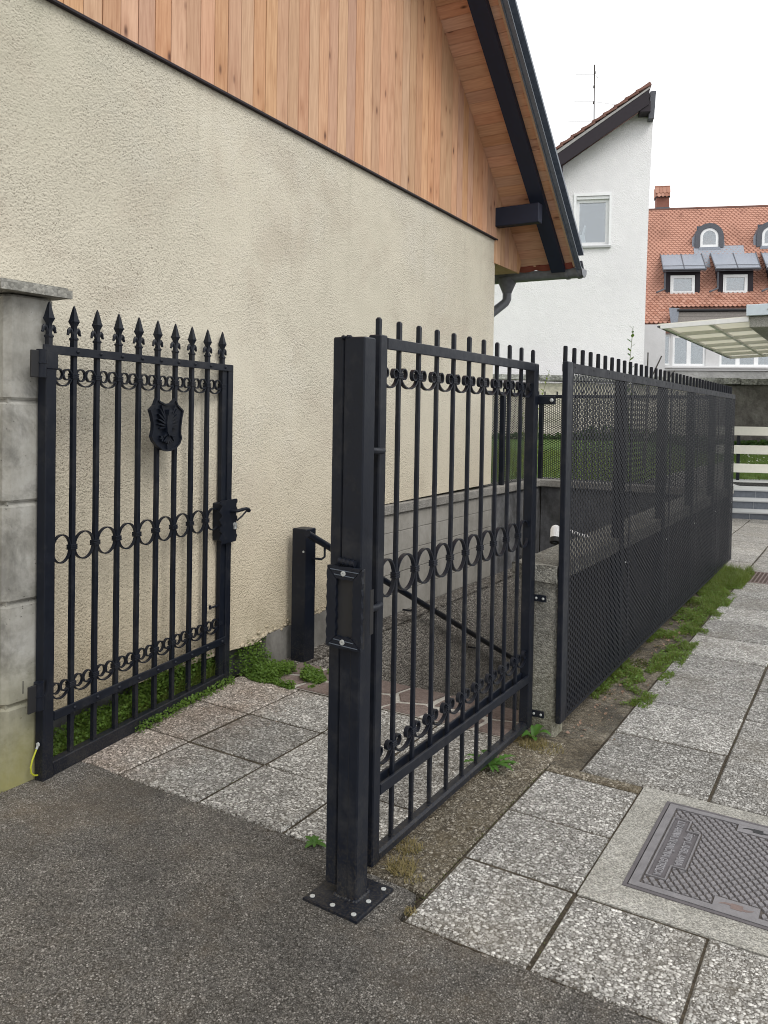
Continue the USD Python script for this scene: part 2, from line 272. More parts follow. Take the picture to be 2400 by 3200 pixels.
# ---------------------------------------------------------------- mesh helpers
class MB:
    def __init__(self): self.v, self.f, self.k = [], [], 0
    def add(self, v, f):
        v, f = np.asarray(v, float), np.asarray(f, int)
        if f.shape[1] == 4: f = np.vstack([f[:, [0, 1, 2]], f[:, [0, 2, 3]]])
        self.v.append(v); self.f.append(f + self.k); self.k += len(v); return self
    def tm(self, m, T=None):
        v = np.array(m.vertices)
        if T is not None: v = T(v)
        return self.add(v, m.faces)
    def box(self, x0, y0, z0, x1, y1, z1, T=None):
        v = np.array([(x, y, z) for x in (x0, x1) for y in (y0, y1) for z in (z0, z1)], float)
        f = [(0, 1, 3, 2), (4, 6, 7, 5), (0, 4, 5, 1), (2, 3, 7, 6), (0, 2, 6, 4), (1, 5, 7, 3)]
        return self.add(T(v) if T else v, f)
    def cbox(self, x0, y0, z0, x1, y1, z1, c=0.003, T=None):
        """A box with chamfered edges."""
        pts = []
        for x, sx in ((x0, 1), (x1, -1)):
            for y, sy in ((y0, 1), (y1, -1)):
                for z, sz in ((z0, 1), (z1, -1)):
                    pts += [(x, y + sy * c, z + sz * c), (x + sx * c, y, z + sz * c), (x + sx * c, y + sy * c, z)]
        return self.hull(pts, T)
    def hull(self, pts, T=None):
        pts = np.asarray(pts, float); h = ConvexHull(pts); f = h.simplices.copy(); ce = pts.mean(0)
        for i, t in enumerate(f):
            a, b, c = pts[t]
            if np.dot(np.cross(b - a, c - a), a - ce) < 0: f[i] = t[::-1]
        used = np.unique(f); mp = np.full(len(pts), -1); mp[used] = np.arange(len(used)); pts = pts[used]
        return self.add(T(pts) if T else pts, mp[f])
    def prism(self, poly, d0, d1, frame=lambda a, b, d: (a, b, d)):
        """A 2D polygon (shapely or a list of points) pushed from d0 to d1; frame turns (a, b, d) arrays into x, y, z."""
        if not isinstance(poly, Polygon): poly = Polygon(poly)
        m = trimesh.creation.extrude_polygon(poly, d1 - d0, engine='earcut'); v = np.array(m.vertices)
        return self.add(np.stack(np.broadcast_arrays(*frame(v[:, 0], v[:, 1], v[:, 2] + d0)), 1), m.faces)
    def tube(self, pts, r, sides=8, cap=True):
        pts = np.asarray(pts, float); n = len(pts); r = np.broadcast_to(np.asarray(r, float), (n,))
        t = np.gradient(pts, axis=0); t /= np.linalg.norm(t, axis=1, keepdims=True) + 1e-12
        a = np.zeros_like(t); ref = np.array([0, 0, 1.0]) if abs(t[0, 2]) < .9 else np.array([1.0, 0, 0])
        a[0] = np.cross(t[0], ref); a[0] /= np.linalg.norm(a[0])
        for i in range(1, n):
            a[i] = a[i - 1] - t[i] * np.dot(a[i - 1], t[i]); a[i] /= np.linalg.norm(a[i]) + 1e-12
        b = np.cross(t, a); ang = np.arange(sides) * 2 * PI / sides + PI / sides
        v = pts[:, None] + r[:, None, None] * (np.cos(ang)[None, :, None] * a[:, None] + np.sin(ang)[None, :, None] * b[:, None])
        f = []
        for i in range(n - 1):
            for j in range(sides):
                k = (j + 1) % sides; f.append((i * sides + j, i * sides + k, (i + 1) * sides + k, (i + 1) * sides + j))
        v = v.reshape(-1, 3); self.add(v, f)
        if cap:
            for i0, flip in ((0, True), ((n - 1) * sides, False)):
                ring = v[i0:i0 + sides]; fs = [(0, j, j + 1) for j in range(1, sides - 1)]
                self.add(ring, [q[::-1] for q in fs] if flip else fs)
        return self
    def strap(self, path, th, w0, w1, frame):
        """A flat bar bent along a 2D path (a, b); th = thickness in the plane, w0..w1 = its width across the plane."""
        p = np.asarray(path, float); t = np.gradient(p, axis=0); t /= np.linalg.norm(t, axis=1, keepdims=True) + 1e-12
        nrm = np.stack([-t[:, 1], t[:, 0]], 1) * th / 2; o, i = p + nrm, p - nrm; n = len(p)
        ring = [(o, w0), (o, w1), (i, w1), (i, w0)]
        v = np.stack([np.stack(np.broadcast_arrays(*frame(q[:, 0], q[:, 1], np.full(n, w))), 1) for q, w in ring], 1)
        f = []
        for k in range(n - 1):
            for j in range(4): f.append((k * 4 + j, k * 4 + (j + 1) % 4, (k + 1) * 4 + (j + 1) % 4, (k + 1) * 4 + j))
        self.add(v.reshape(-1, 3), f); self.add(v[0], [(3, 2, 1, 0)]); self.add(v[-1], [(0, 1, 2, 3)]); return self
    def lathe(self, prof, sides=12, center=(0, 0, 0), frame=None):
        """Profile of (r, h) turned round the z axis (or pushed through frame)."""
        prof = np.asarray(prof, float); ang = np.arange(sides) * 2 * PI / sides + PI / sides
        v = np.stack([prof[:, 0, None] * np.cos(ang), prof[:, 0, None] * np.sin(ang), np.repeat(prof[:, 1, None], sides, 1)], -1).reshape(-1, 3)
        f = []
        for i in range(len(prof) - 1):
            for j in range(sides):
                k = (j + 1) % sides; f.append((i * sides + j, i * sides + k, (i + 1) * sides + k, (i + 1) * sides + j))
        n = len(prof)
        f += [(0, j + 1, j, j) for j in range(1, sides - 1)] + [((n - 1) * sides, (n - 1) * sides + j, (n - 1) * sides + j + 1, (n - 1) * sides + j + 1) for j in range(1, sides - 1)]
        f3 = []
        for q in f:
            if q[2] == q[3]: f3.append(q[:3])
            else: f3 += [(q[0], q[1], q[2]), (q[0], q[2], q[3])]
        v = frame(v) if frame else v
        return self.add(v + np.asarray(center, float), f3)
    def arrays(self): return np.vstack(self.v), np.vstack(self.f)

used = {}
def free(parent, name):
    k = used.get((parent, name), -1) + 1; used[(parent, name)] = k
    return f'{parent}/{name}' if k == 0 else f'{parent}/{name}_{k:03d}'
def tag(prim, label=None, cat=None, group=None, kind=None):
    for k, v in (('label', label), ('category', cat), ('group', group), ('kind', kind)):
        if v: prim.SetCustomDataByKey(k, v)
    return prim
def thing(name, label, cat, loc=(0, 0, 0), rz=0.0, group=None, kind=None):
    x = UsdGeom.Xform.Define(stage, free('/World', name))
    if any(loc): x.AddTranslateOp().Set(Gf.Vec3d(*map(float, loc)))
    if rz: x.AddRotateZOp().Set(float(rz))
    tag(x.GetPrim(), label, cat, group, kind); return str(x.GetPath())
def part(parent, name, mb, mat, smooth=False, label=None, kind=None):
    path = free(parent, name); v, f = mb.arrays()
    m = usdkit.mesh(stage, path, (v, f), M[mat], smooth=smooth)
    tag(m.GetPrim(), label, None, None, kind); return path
def solo(name, mb, mat, label, cat=None, kind=None, group=None, smooth=False):
    path = part('/World', name, mb, mat, smooth); tag(stage.GetPrimAtPath(path), label, cat, group, kind); return path

def lump(m, amp, sc, seed=0):
    v = np.array(m.vertices); n = meshkit.fbm(v * sc, 3, seed) - .5; m.vertices = v + np.array(m.vertex_normals) * (n * amp)[:, None]; return m
rnd = random.Random(7); rng = np.random.default_rng(11)
def leaves(mb, pts, size, up=0.4, fold=0.25, aspect=0.6, r=rng):
    """Small folded leaf faces at the points."""
    pts = np.asarray(pts, float); n = len(pts); size = np.broadcast_to(size, (n,))
    d = r.normal(size=(n, 3)); d[:, 2] = d[:, 2] * .5 + up * .3; d /= np.linalg.norm(d, axis=1, keepdims=True)
    nm = r.normal(size=(n, 3)) * (1 - up) + np.array([0, 0, 1.0]) * (up + .3); s = np.cross(d, nm); s /= np.linalg.norm(s, axis=1, keepdims=True); nm = np.cross(s, d)
    L, W = size[:, None], size[:, None] * aspect / 2
    a = pts; b = pts + d * L * .5 + s * W + nm * W * fold; c = pts + d * L; e = pts + d * L * .5 - s * W + nm * W * fold
    v = np.stack([a, b, c, e], 1).reshape(-1, 3); i = np.arange(n)[:, None] * 4
    mb.add(v, np.vstack([i + [0, 1, 2], i + [0, 2, 3]])); return mb
def blades(mb, pts, h, lean=0.35, w=0.004, r=rng):
    pts = np.asarray(pts, float); n = len(pts); h = np.broadcast_to(h, (n,))[:, None]
    a = r.uniform(0, 2 * PI, n); d = np.stack([np.cos(a), np.sin(a), np.zeros(n)], 1); s = np.stack([-np.sin(a), np.cos(a), np.zeros(n)], 1)
    ln = r.uniform(.1, 1, n)[:, None] * lean; up = np.array([0, 0, 1.0])
    p1 = pts + up * h * .55 + d * h * ln * .35; p2 = pts + up * h * (1 - ln * .35) + d * h * ln
    v = np.stack([pts - s * w / 2, pts + s * w / 2, p1 - s * w * .4, p1 + s * w * .4, p2], 1).reshape(-1, 3); i = np.arange(n)[:, None] * 5
    mb.add(v, np.vstack([i + [0, 1, 3], i + [0, 3, 2], i + [2, 3, 4]])); return mb

# ---------------------------------------------------------------- ground, paving, asphalt
WX = -3.03                                    # face of the near house's foundation
hole = sbox(-3.20, 3.86, -1.40, 8.30)
gp = Polygon([(-220, -220), (220, -220), (220, 220), (-220, 220)]).difference(hole)
v2, f2 = trimesh.creation.triangulate_polygon(gp, engine='earcut')
solo('ground', MB().add(np.c_[v2, np.full(len(v2), -0.030)], f2), 'soil', 'brown earth under the paving and gardens', kind='structure')
asph = Polygon([(-6, -6), (7, -6), (7, 2.05), (-1.172, 2.05), (-1.185, 2.19), (-1.395, 2.215), (-1.40, 2.248), (-2.86, 2.252), (-2.86, 1.5), (-6, 1.5)])
ring_ = []
co = np.array(asph.exterior.coords)
for a, b in zip(co[:-1], co[1:]):
    n = max(1, int(np.linalg.norm(b - a) / .018)) if min(a[1], b[1]) > 1.9 else 1
    for t in range(n):
        p = a + (b - a) * t / n; q = 0 if t == 0 else 1
        ring_.append((p[0], p[1] + q * (.011 * (meshkit.fbm(np.array([[p[0] * 16, 1.0, 2.0]]), 4, 3)[0] - .5) * 2 - .001)))
ma = MB().prism(Polygon(ring_).buffer(0), -0.028, 0.0035)
solo('asphalt', ma, 'asphalt_look', 'dark worn asphalt of the forecourt', kind='structure')

gm_ = MB()
for k in range(900):
    if k < 260: x, y = rnd.uniform(-2.8, -1.5), 2.25 + rnd.gauss(0, .03)
    elif k < 520: x, y = rnd.uniform(-1.2, .2), 2.05 + rnd.gauss(0, .03)
    elif k < 700: x, y = rnd.uniform(-1.43, -1.17), rnd.uniform(2.2, 3.6)
    else: x, y = rnd.uniform(-3.0, 0), rnd.uniform(.6, 2.2)
    q = rnd.uniform(.0015, .0042); z0 = .002
    gm_.hull([(x + q * rnd.uniform(.6, 1.2) * math.cos(t), y + q * rnd.uniform(.6, 1.2) * math.sin(t), z0 + q * u) for t, u in ((0, 0), (1.6, .2), (3.2, 0), (4.7, .1), (.6, 1.0), (2.6, 1.1), (4.2, .9))])
solo('loose_grit', gm_, 'gravel', 'loose grit along the edges of the asphalt and slabs', 'grit', kind='stuff')
pav = thing('pavement', 'washed concrete slabs of the forecourt and side path', None, kind='structure')
def slab(x0, y0, x1, y1, mat='washed_slab', z=0.0, gap=0.007, th=0.045, tilt=0.0012, ch=0.007, name='slab', skew=None):
    j = lambda: rnd.uniform(-.0012, .0012)
    q = [(x0 + gap / 2 + j(), y0 + gap / 2 + j()), (x1 - gap / 2 + j(), y0 + gap / 2 + j()), (x1 - gap / 2 + j(), y1 - gap / 2 + j()), (x0 + gap / 2 + j(), y1 - gap / 2 + j())]
    if skew: q = skew
    cx, cy = np.mean([p[0] for p in q]), np.mean([p[1] for p in q]); z += rnd.uniform(-.0015, .003); ax, ay = rnd.uniform(-tilt, tilt) * 4, rnd.uniform(-tilt, tilt) * 4
    zz = lambda p: z + (p[0] - cx) * ax + (p[1] - cy) * ay
    pts = [(p[0], p[1], -th) for p in q] + [(p[0], p[1], zz(p) - ch) for p in q] + [(p[0] + (cx - p[0]) * ch / abs(p[0] - cx) if p[0] != cx else p[0], p[1] + (cy - p[1]) * ch / abs(p[1] - cy) if p[1] != cy else p[1], zz(p)) for p in q]
    part(pav, name, MB().hull(pts), mat)
part(pav, 'joint_sand', MB().box(-3.05, 2.256, -.029, -1.443, 3.5, -.005).box(-1.1590, 2.058, -.029, .9, 3.272, -.0042).box(-1.03, 3.361, -.029, 1.0, 8.09, -.0045).box(-2.6, 8.725, -.029, 1.0, 13.15, -.0035), 'joint_dirt')
ys = [2.254, 2.66, 3.072, 3.485]
for j in range(3):
    for x0, x1 in ((-3.04, -2.622), (-2.622, -2.18), (-2.18, -1.768), (-1.768, -1.44)):
        slab(x0, ys[j], x1, ys[j + 1], 'washed_slab', gap=.009)
for y0, y1 in ((2.218, 2.66), (2.66, 3.14), (3.14, 3.60)):                    # the dirty concrete strip under the railing
    slab(-1.437, y0, -1.165, y1, 'dirty_slab', -0.004, name='edging_slab')
for y0, y1 in ((2.056, 2.480), (2.480, 2.868), (2.868, 3.272)): slab(-1.160, y0, -0.766, y1, gap=.008, tilt=.0004)
slab(-1.160, 3.276, -0.766, 3.345, 'dirty_slab', name='edging_slab')
xx = [-0.767, -0.372, 0.03, 0.43, 0.83]
for i in range(4): slab(xx[i], 2.056, xx[i + 1], 2.472, gap=.006)
for x0 in (-1.03, -0.52, -0.01, 0.50):
    for k in range(9):
        if k == 0 and x0 > -1: pass
        slab(x0, 3.352 + .513 * k, x0 + .51, 3.352 + .513 * (k + 1))
for x0 in (0.12, 0.52): slab(x0, 2.474, x0 + .4, 2.91); slab(x0, 2.91, x0 + .4, 3.35)
for i, x0 in enumerate(np.arange(-2.57, .6, .51)):
    for k in range(9): slab(x0, 8.72 + .51 * k, x0 + .51, 8.72 + .51 * (k + 1), 'washed_slab_far')
# slabs between the drain and row ends
for x0 in (-1.03, -0.52, -0.01): slab(x0, 7.97, x0 + .51, 8.10)
# earth strip along the fence
solo('earth_strip', MB().prism(Polygon([(-1.42, 3.605), (-1.17, 3.60), (-1.165, 3.355), (-1.035, 3.355), (-1.036, 8.7), (-1.42, 8.7)]), -0.028, -0.006), 'dirty_strip', 'brown dirt strip between the perforated fence and the paving', kind='structure')
# porphyry flagstones on the landing
flag = thing('landing', 'landing of reddish flagstones set in pale mortar above the cellar stairs', None, kind='structure')
part(flag, 'mortar_bed', MB().prism(Polygon([(-2.90, 3.50), (-1.43, 3.50), (-1.43, 3.865), (-2.90, 3.865)]), -0.06, -0.004), 'mortar')
stones = [[(-2.86, 3.505), (-2.70, 3.505), (-2.665, 3.63), (-2.72, 3.67), (-2.88, 3.62)], [(-2.66, 3.505), (-2.37, 3.505), (-2.40, 3.62), (-2.53, 3.665), (-2.64, 3.635)], [(-2.70, 3.71), (-2.54, 3.69), (-2.47, 3.70), (-2.47, 3.86), (-2.70, 3.86)], [(-2.34, 3.505), (-2.14, 3.505), (-2.10, 3.60), (-2.17, 3.68), (-2.37, 3.63)],
          [(-2.45, 3.70), (-2.30, 3.665), (-2.17, 3.72), (-2.14, 3.86), (-2.44, 3.86)], [(-2.11, 3.505), (-1.90, 3.505), (-1.88, 3.62), (-1.94, 3.655), (-2.08, 3.60)], [(-2.08, 3.64), (-1.95, 3.69), (-1.92, 3.86), (-2.11, 3.86), (-2.14, 3.73)], [(-1.87, 3.505), (-1.62, 3.505), (-1.60, 3.64), (-1.70, 3.68), (-1.85, 3.64)],
          [(-1.90, 3.68), (-1.72, 3.715), (-1.68, 3.86), (-1.89, 3.86)], [(-1.59, 3.505), (-1.44, 3.505), (-1.44, 3.70), (-1.57, 3.66)], [(-1.68, 3.71), (-1.57, 3.69), (-1.44, 3.73), (-1.44, 3.86), (-1.65, 3.86)], [(-2.89, 3.66), (-2.73, 3.71), (-2.73, 3.86), (-2.89, 3.86)]]
for s in stones:
    P = Polygon(s); ins = list(P.buffer(-.004, join_style=2).exterior.coords)[:-1]; zt = rnd.uniform(.001, .005)
    part(flag, 'flagstone', MB().hull([(x, y, -.03) for x, y in s] + [(x, y, zt - .004) for x, y in s] + [(x, y, zt) for x, y in ins]), 'porphyry')

# manhole with its cover
mh = thing('manhole', 'square cast iron manhole cover with diamond tread in a pale concrete surround', 'manhole cover')
fr = Polygon([(-.762, 2.474), (.115, 2.474), (.115, 3.348), (-.762, 3.348)]).difference(sbox(-.655, 2.597, .012, 3.263))
part(mh, 'concrete_surround', MB().prism(fr, -.05, .001), 'manhole_surround')
part(mh, 'iron_frame', MB().prism(sbox(-.655, 2.597, .012, 3.263).difference(sbox(-.643, 2.609, 0, 3.251)), -.05, .004), 'cast_iron_dark')
lid = part(mh, 'cover', MB().prism(sbox(-.639, 2.613, -.004, 3.247), -.04, -.002), 'cast_iron_groove')
part(lid, 'cover_rim', MB().prism(sbox(-.639, 2.613, -.004, 3.247).difference(sbox(-.612, 2.64, -.031, 3.22)), -.01, .005), 'cast_iron')
tp = [(-.598, 3.138), (-.598, 2.705), (-.548, 2.705), (-.548, 2.80), (-.503, 2.80), (-.503, 3.06), (-.548, 3.06), (-.548, 3.138)]
keys = [(-.39, 2.632, -.26, 2.695), (-.39, 3.165, -.26, 3.228)]
mb = MB(); a_, b_ = .029, .0205
keep = sbox(-.606, 2.646, -.037, 3.214).difference(Polygon(tp).buffer(.012, join_style=2))
for k in keys: keep = keep.difference(sbox(*k).buffer(.006))
for i in range(-40, 40):
    for j in range(-40, 40):
        cx, cy = -.32 + (i + j) * a_ * .5, 2.93 + (i - j) * b_
        q = Polygon([(cx + a_ * .5 * .8, cy), (cx, cy + b_ * .8), (cx - a_ * .5 * .8, cy), (cx, cy - b_ * .8)])
        if not q.intersects(keep): continue
        q = q.intersection(keep)
        if q.geom_type == 'Polygon' and q.area > 2e-5:
            c = list(q.convex_hull.exterior.coords)[:-1]; ctr = np.mean(c, 0)
            mb.hull([(x, y, -.003) for x, y in c] + [(ctr[0] + (x - ctr[0]) * .78, ctr[1] + (y - ctr[1]) * .78, .004) for x, y in c])
part(lid, 'diamond_tread', mb, 'cast_iron')
part(lid, 'name_plate', MB().prism(Polygon(tp).buffer(.001, join_style=2), -.004, -.0012), 'cast_iron_dark')
part(lid, 'name_frame', MB().prism(Polygon(tp).buffer(.007, join_style=2).difference(Polygon(tp).buffer(.002, join_style=2)), -.003, .005), 'cast_iron')
def text(txt, h, x, y0, y1, z=-.002, d=.006):
    t = meshkit.text_mesh(txt, h, d, False); v = np.array(t.vertices); w = v[:, 0].max(); k = (y0 - y1) / w
    return np.c_[x + v[:, 1], y0 - v[:, 0] * k, v[:, 2] + z], t.faces
part(lid, 'lettering', MB().add(*text('LIVARNA IVANČNA GORICA', .024, -.585, 3.128, 2.715)), 'cast_iron_worn')
part(lid, 'lettering', MB().add(*text('imp LJUBLJANA', .024, -.538, 3.05, 2.81)), 'cast_iron_worn')
for x0, y0, x1, y1 in keys:
    part(lid, 'key_plate', MB().prism(sbox(x0, y0, x1, y1), -.003, .0045), 'cast_iron')
    cx, cy = (x0 + x1) / 2, (y0 + y1) / 2
    slot = Polygon([(cx + .05 * math.cos(t) * 1.0, cy + .006 * math.sin(t) + .006 * math.cos(3 * t)) for t in np.linspace(0, 2 * PI, 20)[:-1]])
    part(lid, 'key_slot', MB().prism(slot.buffer(0).union(sbox(cx - .012, cy - .012, cx + .016, cy + .012).buffer(.003)), .0, .0052), 'rusty_grate' if y0 < 3 else 'near_black')
# drain grate
gr = thing('drain_grate', 'rusty brown drain grate across the path near the far end of the fence', 'drain grate')
part(gr, 'grate_frame', MB().prism(sbox(-1.03, 8.10, .6, 8.72).difference(sbox(-1.0, 8.13, .57, 8.69)), -.03, .002), 'rusty_grate')
mb = MB()
for x in np.arange(-.985, .57, .034): mb.box(x, 8.13, -.025, x + .009, 8.69, .001)
for y in np.arange(8.16, 8.69, .045): mb.box(-1.0, y, -.024, .57, y + .007, -.001)
part(gr, 'grate_bars', mb, 'rusty_grate')

# ---------------------------------------------------------------- cellar stairwell
sw = thing('stairwell', 'sunken cellar stairs between the house and the low wall', None, kind='structure')
part(sw, 'rough_side_wall', MB().box(-3.02, 3.865, -2.2, -2.88, 8.25, -.012), 'rough_concrete')
part(sw, 'gravel_ledge', MB().box(-3.025, 3.70, -.012, -2.875, 8.2, 0.0), 'gravel')
for k in range(10):
    y0 = 3.865 + .30 * k; zt = -.16 * (k + 1)
    part(sw, 'step', MB().cbox(-2.879, y0, zt - .2, -1.435, y0 + .33, zt, .008), 'rough_concrete')
part(sw, 'landing_riser', MB().box(-2.9, 3.80, -.35, -1.42, 3.866, -.061), 'rough_concrete')
part(sw, 'cellar_floor', MB().box(-2.879, 6.80, -1.95, -1.435, 8.26, -1.76), 'rough_concrete')
part(sw, 'end_wall', MB().box(-3.02, 8.235, -2.2, -1.26, 8.43, .757), 'dark_formed_concrete')
part(sw, 'end_wall_cap', MB().cbox(-3.12, 8.16, .757, -1.30, 8.47, .832, .008), 'ledge_concrete')
part(sw, 'side_wall', MB().box(-3.22, 6.95, -.2, WX, 8.236, .757), 'dark_formed_concrete')
part(sw, 'side_wall_cap', MB().cbox(-3.24, 6.95, .757, -3.0, 8.158, .832, .008), 'ledge_concrete')

lw = thing('low_wall', 'rough washed-concrete low wall with capstone carrying the perforated fence', 'wall')
part(lw, 'wall_body', MB().cbox(-1.43, 3.755, -2.1, -1.30, 9.15, .735, .006), 'gap_shade_wall')
part(lw, 'wall_end', MB().cbox(-1.43, 3.638, -2.1, -1.244, 3.76, .738, .014), 'washed_concrete')
bx = trimesh.creation.box((.215, 5.55, .076)).subdivide_to_size(.04); bx.apply_translation((-1.3525, 6.385, .762)); bx = lump(bx, .012, 22)
part(lw, 'capstone', MB().tm(bx), 'washed_concrete', smooth=50)

# ---------------------------------------------------------------- near house
hs = thing('house', 'cream rendered house with larch-clad gable and black rafter', 'house')
K, B0 = -0.8911, 9.7465                                     # underside of the roof: z = B0 + K*y, ridge at y = 2
YR = 2.0; zroof = lambda y: B0 + K * (YR + abs(y - YR))
XC = -3.02                                                  # face of the cladding
wall = Polygon([(3.66, .0), (3.66, .17), (4.20, .2), (4.75, .235), (4.75, .832), (6.94, .86), (6.94, 3.125), (-2.94, 3.30), (-2.94, .15), (3.55, .16)])
wl = Polygon([(-2.94, .16), (3.40, .165), (3.60, .15), (3.70, .185), (4.20, .205), (4.74, .235), (4.74, .835), (6.94, .865), (6.94, 3.128), (2.3, 3.225), (-2.94, 3.32)])
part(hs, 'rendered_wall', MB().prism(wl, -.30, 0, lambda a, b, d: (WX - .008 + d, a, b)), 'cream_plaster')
part(hs, 'side_wall', MB().box(-10, 6.64, .0, -3.34, 6.93, 3.1), 'cream_plaster')
part(hs, 'recessed_footing', MB().box(-3.3, -2.9, -.4, -3.12, 3.68, .17), 'dark_formed_concrete')
part(hs, 'footing', MB().prism(Polygon([(3.665, -.1), (4.745, -.1), (4.745, .232), (4.2, .203), (3.70, .183)]), -.28, 0, lambda a, b, d: (WX + d, a, b)), 'footing_concrete')
mb = MB()
for k in range(90):
    y = rnd.uniform(3.45, 4.75); q = trimesh.creation.icosphere(1, rnd.uniform(.004, .011)); q.apply_scale((.45, 1.6, .8)); q.apply_translation((WX - .004 + rnd.uniform(-.004, .006), y, (.165 if y < 3.66 else .185 + (y - 3.7) * .048) + abs(rnd.gauss(0, .018)) - .006)); mb.tm(lump(q, .012, 60, k))
part(hs, 'crumbling_edge', mb, 'cream_plaster', smooth=60, kind='stuff')
part(hs, 'cellar_wall', MB().box(-3.3, 4.745, -2.2, WX, 6.945, .757), 'formed_concrete')
part(hs, 'wall_ledge', MB().cbox(-3.3, 4.745, .760, -3.008, 6.945, .832, .006), 'ledge_concrete')
part(hs, 'ledge_groove', MB().box(-3.3, 4.75, .757, -3.024, 6.94, .760), 'near_black')
zc = lambda y: 3.131 + (6.94 - y) * .0222                    # lower edge of the boards
part(hs, 'drip_strip', MB().prism([(-2.9, zc(-2.9) - .012), (6.94, zc(6.94) - .012), (6.94, zc(6.94) - .001), (-2.9, zc(-2.9) - .001)], -.06, .012, lambda a, b, d: (XC - .004 + d, a, b)), 'brown_black_beam')
y = 6.91; k = 0
while y > -2.5:
    w = .1033; y0 = y - w; z0 = zc(y); gap = .0045; px = rnd.uniform(-.002, .002)
    poly = [(y0 + gap, z0 + (w * .0222)), (y, z0), (y, zroof(y) - .003), (y0 + gap, zroof(y0 + gap) - .003)]
    part(hs, 'cladding_board', MB().prism(poly, -.02, px, lambda a, b, d: (XC + d, a, b)), 'larch_wall'); y -= w; k += 1
part(hs, 'cladding_backing', MB().prism([(-2.6, 3.36), (6.92, 3.15), (6.92, zroof(6.92) - .01), (2.0, zroof(2.0) - .01), (-2.6, zroof(-2.6) - .01)], -.06, -.021, lambda a, b, d: (XC + d, a, b)), 'brown_black_beam')
yy = [6.912, 7.015, 7.118, 7.222, 7.325, 7.428, 7.492]       # the boxed eave beyond the corner
for a, b in zip(yy[:-1], yy[1:]):
    top = lambda t: zroof(t) - .003
    poly = [(a + .0045, 2.905), (b, 2.902), (b, top(b)), (a + .0045, top(a))] if b < 7.49 else [(a + .0045, 2.904), (b, 2.900), (7.545, top(7.545)), (a + .0045, top(a))]
    part(hs, 'cladding_board', MB().prism(poly, -.02, rnd.uniform(-.001, .001), lambda p, q, d: (XC + d, p, q)), 'larch_wall')
part(hs, 'eave_box_soffit', MB().box(-9.9, 6.945, 2.905, XC - .021, 7.486, 2.925), 'pale_board')
part(hs, 'eave_box_front', MB().prism([(7.466, 2.926), (7.487, 2.905), (7.540, 2.992), (7.515, 3.02)], -6.9, -.021, lambda a, b, d: (XC + d, a, b)), 'pale_board')
# soffit boards run along x under the verge, laid down the slope
cosr = 1 / math.sqrt(1 + K * K); XV = -2.512
yb = 7.60; k = 0
while yb > 2.05:
    y0 = yb - .0775; e = .0045
    poly = [(y0 + e, zroof(y0 + e)), (yb, zroof(yb)), (yb, zroof(yb) + .03), (y0 + e, zroof(y0 + e) + .03)]
    part(hs, 'soffit_board', MB().prism(poly, -3.4, XV, lambda a, b, d: (d, a, b + rnd.uniform(0, .0))), 'larch_soffit'); yb = y0; k += 1
part(hs, 'roof_deck', MB().prism([(2.0, zroof(2) + .031), (7.61, zroof(7.61) + .031), (7.61, zroof(7.61) + .06), (2.0, zroof(2) + .06)], -10.3, XV, lambda a, b, d: (d, a, b)), 'brown_black_beam')
part(hs, 'roof_deck', MB().prism([(2.0, zroof(2) + .0), (2.0, zroof(2) + .06), (-3.6, zroof(-3.6) + .06), (-3.6, zroof(-3.6))], -10.3, XV, lambda a, b, d: (d, a, b)), 'brown_black_beam')
part(hs, 'rafter', MB().prism([(2.05, zroof(2.05) - .115), (7.60, zroof(7.60) - .075), (7.62, zroof(7.62) - .002), (2.05, zroof(2.05) - .002)], -2.728, -2.590, lambda a, b, d: (d, a, b)), 'dark_beam')
part(hs, 'purlin', MB().cbox(-3.3, 6.885, 3.236, -2.602, 6.98, 3.408, .006), 'dark_beam')
sl = lambda y, dz: (y, zroof(y) + dz)
part(hs, 'verge_board', MB().prism([sl(2.0, -.03), sl(7.60, -.03), sl(7.60, .10), sl(2.0, .10)], XV + .001, XV + .022, lambda a, b, d: (d, a, b)), 'pale_board')
part(hs, 'verge_flashing', MB().prism([sl(2.0, -.045), sl(7.645, -.045), sl(7.645, .14), sl(2.0, .14)], XV + .023, XV + .034, lambda a, b, d: (d, a, b))
     .prism([sl(2.0, -.03), sl(7.63, -.03), sl(7.63, -.018), sl(2.0, -.018)], XV + .035, XV + .075, lambda a, b, d: (d, a, b)).prism([sl(2.0, .125), sl(7.65, .125), sl(7.65, .16), sl(2.0, .16)], XV + .035, XV + .085, lambda a, b, d: (d, a, b)), 'flashing_grey')
nrm = np.array([0, -K, 1.0]) * cosr; dsl = np.array([0, 1.0, K]) * cosr
for i in range(6):                                          # wavy eave tiles seen from below
    x0 = -2.49 - .205 * (i + 1); p = [(x0 + .205 * t, .012 - .026 * math.sin(PI * t)) for t in np.linspace(0, 1, 9)]; q = [(a, b + .014) for a, b in p[::-1]]
    base = np.array([0, 7.585, zroof(7.585) + .030])
    part(hs, 'eave_tile', MB().prism(p + q, .022, .085, lambda a, b, d: (a, base[1] + nrm[1] * (b - .03) + dsl[1] * d, base[2] + nrm[2] * (b - .03) + dsl[2] * d)), 'red_eave_tile', smooth=40)
